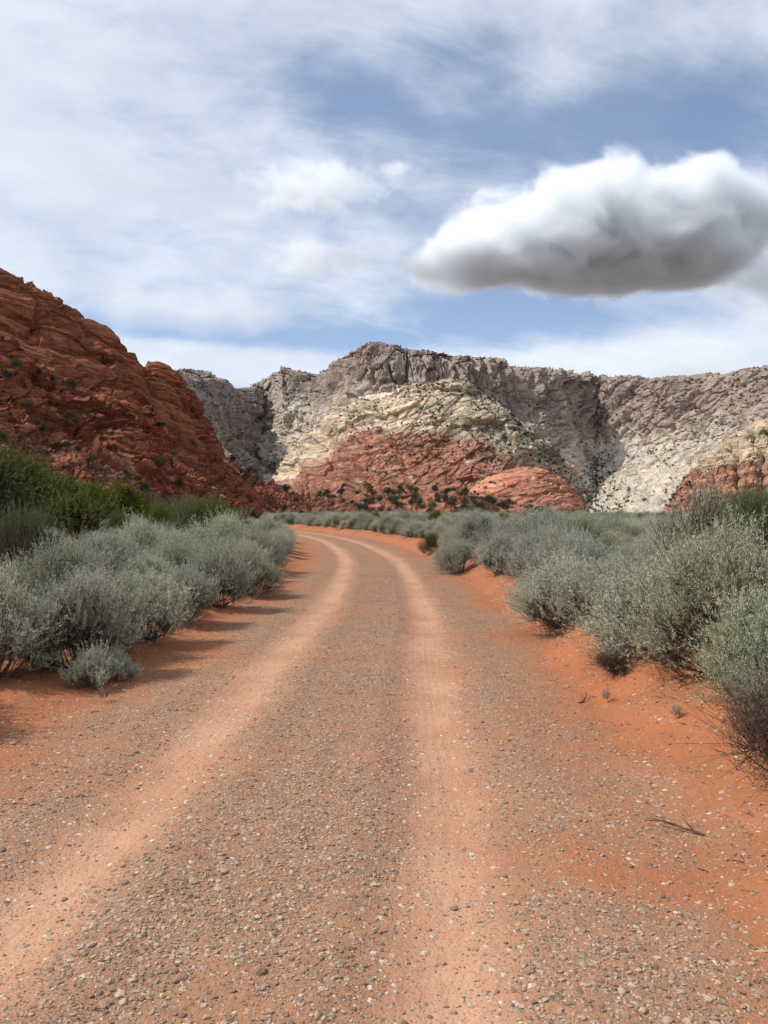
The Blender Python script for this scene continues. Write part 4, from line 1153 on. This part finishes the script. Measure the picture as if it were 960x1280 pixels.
# ------------------------------------------------------------------ twigs and dry grass on the bank
def twig(px, py, length, rz, label, seed):
    r = np.random.default_rng(seed)
    d = EYE * F / (py - 640) * .93; x = gx(px, d)
    A = [np.array([0, 0, 0.])]; dr = np.array([1, 0, .05])
    for i in range(6):
        dr = unit(dr + r.normal(0, .22, 3) * np.array([1, 1, .35])); A.append(A[-1] + dr * length / 6)
    A = np.array(A); A[:, 2] = np.abs(A[:, 2]) + .006
    parts = [tubes(A[:-1], A[1:], np.linspace(.007, .003, 6), np.linspace(.0063, .002, 6), 5)]
    for j in (1, 2, 3, 4):
        e = A[j] + unit(dr + r.normal(0, .7, 3)) * length * .28; e[2] = abs(e[2]) + .004
        parts.append(tubes(A[j:j + 1], e[None], np.array([.004]), np.array([.0015]), 4))
    V, Fc = joinq(parts)
    z = float(ground_z(np.array([x]), np.array([d]))[0])
    tag(link('dead_twig', mk_mesh('dead_twig', V, Fc, M['deadwood'], True), None, (x, d, z), (0, 0, rz)), label, 'twig', None)


twig(724, 862, .26, .5, 'short forked dead twig on the orange sand below the sagebrush', 1)
twig(850, 872, .34, .9, 'thick dead twig sticking out from under the sagebrush', 2)
twig(880, 1020, .30, 2.6, 'pale dead twig at the foot of the dead bush', 5)
for i, (px_, py_, s_, lb) in enumerate(((760, 866, 0.56, 'dry tuft beside the tangle of dead twigs'), (845, 905, 0.50, 'dry tuft below the thick dead twig'), (128, 862, .6, 'little dry tuft beside the low silvery sagebrush'))):
    d_ = EYE * F / (py_ - 640) * .93
    shrub_at('dry_grass_tuft', TUFT[i % 2], px_, d_, s_, lb, 'grass tuft', None, parts=('blades', 'stalks'))

def litter():
    r = np.random.default_rng(91); co = bpy.data.collections.new('litter_store')
    for i in range(4):
        A = [np.zeros(3)]; dr = np.array([1., 0, 0])
        for k in range(3):
            dr = unit(dr + r.normal(0, .35, 3) * np.array([1, 1, .2])); A.append(A[-1] + dr * .34)
        A = np.array(A); A[:, 2] = np.abs(A[:, 2]) + .03
        V, Fc = joinq([tubes(A[:-1], A[1:], np.array([.045, .04, .03]), np.array([.04, .03, .012]), 4), tubes(A[1:2], A[1:2] + np.array([[.25, .22, .05]]), np.array([.03]), np.array([.012]), 3)[0:2] if False else tubes(A[1:2], A[1:2] + np.array([[.25, .22, .05]]), np.array([.03]), np.array([.012]), 4)])
        co.objects.link(bpy.data.objects.new('litter_src_%d' % i, mk_mesh('litter', V, Fc, M['deadwood'] if i % 2 else M['wood'], True)))
    N = 26000
    y = 3.0 + 15 * r.random(N) ** 1.4; x = (r.random(N) * 2 - 1) * np.minimum(.6 * y + 1, 6)
    lat = road_lat(x, y); al = np.abs(lat)
    nn = fbm(np.stack([x, y, 0 * x], 1) / .8, 3, 93)
    keep = r.random(N) < sstep(1.9, 3.1, al + .5 * nn) * sstep(4.4, 3.4, al) * np.clip(.35 + 1.2 * nn, .04, 1) * .8
    x, y, lat = x[keep], y[keep], lat[keep]; n = len(x)
    scatter('plant_litter', co, np.stack([x, y, ground_z(x, y, lat) + .001], 1), r.uniform(.018, .075, n) ** 1.0, r.uniform(0, 6.28, n), r.integers(0, 4, n), 'dark bits of dead twig and leaf litter strewn on the orange sand')


litter()

# ------------------------------------------------------------------ clouds: real volumes of droplets far out over the cliffs
def cloud_mat(name, dens, L, lobes, soft=.30, rag=.85, det=7):
    m, t, out = new_mat(name)
    oc = t.node('ShaderNodeTexCoord').outputs['Object']
    pos = t.node('ShaderNodeNewGeometry').outputs['Position']
    shape = None
    for (cx, cy_, cz, a, b, c) in lobes:
        v = t.vmath('SUBTRACT', oc, (cx, cy_, cz)); v = t.vmath('DIVIDE', v, (a, b, c))
        sp = t.node('ShaderNodeSeparateXYZ'); t.put(sp.inputs[0], v)
        zz = t.math('MULTIPLY', sp.outputs[2], t.math('ADD', 1.0, t.math('MULTIPLY', t.math('LESS_THAN', sp.outputs[2], 0.0), .55)))
        cb = t.node('ShaderNodeCombineXYZ'); t.put(cb.inputs[0], sp.outputs[0]); t.put(cb.inputs[1], sp.outputs[1]); t.put(cb.inputs[2], zz)
        q = t.math('SUBTRACT', 1.0, t.vmath('LENGTH', cb.outputs[0]))
        shape = q if shape is None else t.math('SMOOTH_MAX', shape, q, .15)
    n = t.noise(t.scalev(pos, (1, 1, 1.35)), 1.0 / L, det, .62, .4)
    f = t.math('ADD', shape, t.math('MULTIPLY', t.math('SUBTRACT', n, .52), rag))
    d = t.math('MULTIPLY', t.remap(f, 0.0, soft, 0.0, 1.0, True), dens)
    pv = t.node('ShaderNodeVolumePrincipled'); pv.inputs['Color'].default_value = c4(.970, .984, 1.0); pv.inputs['Anisotropy'].default_value = .25
    t.put(pv.inputs['Density'], d); t.l.new(pv.outputs[0], out.inputs['Volume'])
    return m


def cloud(px, py, w, h, dist, mat, label, deep=.75, tilt=0.0):
    """px, py, w, h: where it stands and how big it looks, in photograph pixels; dist in metres"""
    import bmesh
    me = bpy.data.meshes.new('cloud'); bm = bmesh.new(); bmesh.ops.create_icosphere(bm, subdivisions=3, radius=1.06); bm.to_mesh(me); bm.free()
    me.materials.append(mat)
    o = link('cloud', me, None, at(px, py, dist), (0, tilt, 0), (w / F * dist, w / F * dist * deep, h / F * dist))
    return tag(o, label, 'cloud')


CL_BIG = cloud_mat('cumulus', .023, 360.0, [(-.02, 0, -.02, .80, .8, .80), (.52, 0, .20, .42, .6, .62), (.30, .1, -.18, .62, .7, .5), (-.58, 0, -.16, .46, .5, .40)], .40, 1.25, 14)
CL_SMALL = cloud_mat('small_cumulus', .0085, 200.0, [(0, 0, 0, .9, .9, .9)], .8, 2.3, 10)
CL_THIN = cloud_mat('thin_cloud', .0013, 330.0, [(0, 0, 0, .95, .95, .95)], .7, 1.9, 9)
cloud(754, 302, 246, 118, 5200, CL_BIG, 'big white cumulus cloud with a flat grey underside', .7, math.radians(-3))
cloud(985, 350, 120, 55, 5600, CL_SMALL, 'grey cloud tucked under the end of the big cumulus')
cloud(388, 326, 85, 28, 5200, CL_SMALL, 'small ragged grey cloud floating alone below the whiter one')
cloud(395, 240, 115, 36, 5200, CL_SMALL, 'small ragged whitish cloud floating above the grey one')
cloud(495, 213, 32, 15, 5200, CL_SMALL, 'tiny white cloud puff beside the small whitish cloud')
cloud(240, 395, 170, 36, 6500, CL_THIN, 'long thin grey cloud over the gap beside the red hill')
cloud(868, 466, 105, 24, 9000, CL_THIN, 'low flat grey cloud just above the cliff rim')
cloud(700, 466, 80, 16, 9000, CL_THIN, 'low sliver of grey cloud behind the cliff rim')


# ------------------------------------------------------------------ fallen blocks on the slopes of the red hill
def boulder_mat():
    m, t, out = new_mat('fallen_block')
    pos = t.node('ShaderNodeNewGeometry').outputs['Position']; rnd = t.node('ShaderNodeObjectInfo').outputs['Random']
    n = t.noise(pos, 1.6, 6, .65)
    col = t.mix(rnd, c4(.26, .095, .055), c4(.42, .215, .135))
    col = t.mix(t.remap(n, .3, .7, 0, .55), col, c4(.16, .07, .045))
    principled(t, out, col, .92, .1, bump(t, n, .8, .25))
    return m


def boulders():
    r = np.random.default_rng(77); bm_ = boulder_mat(); ms = []
    for i in range(6):
        me = stone_mesh(500 + i, 2); me.materials.clear(); me.materials.append(bm_); ms.append(me)
    for key, n, smin, smax, want, lb, gr in (('hill_ledge', 44, .45, 1.15, lambda px, py, r: (py > 500) & (px < 300), 'fallen red block on the rubble below the broken ledge', 'blocks below the broken ledge'),
                                             ('hill_toe', 30, .9, 2.2, lambda px, py, r: (px > 240) & (px < 440), 'fallen red block on the low rubbly spur', 'blocks on the rubbly spur')):
        for g in on_surface(key, n, 31, -.2, want):
            s_ = smin + (smax - smin) * r.random() ** 2
            tag(link('boulder', ms[int(r.integers(0, 6))], None, (g[0], g[1] - .2, g[2] + s_ * .15), (r.normal(0, .3), r.normal(0, .3), r.uniform(0, 6.28)), (s_ * r.uniform(.9, 1.4), s_, s_ * r.uniform(1.0, 1.5))), lb, 'boulder', gr)


boulders()
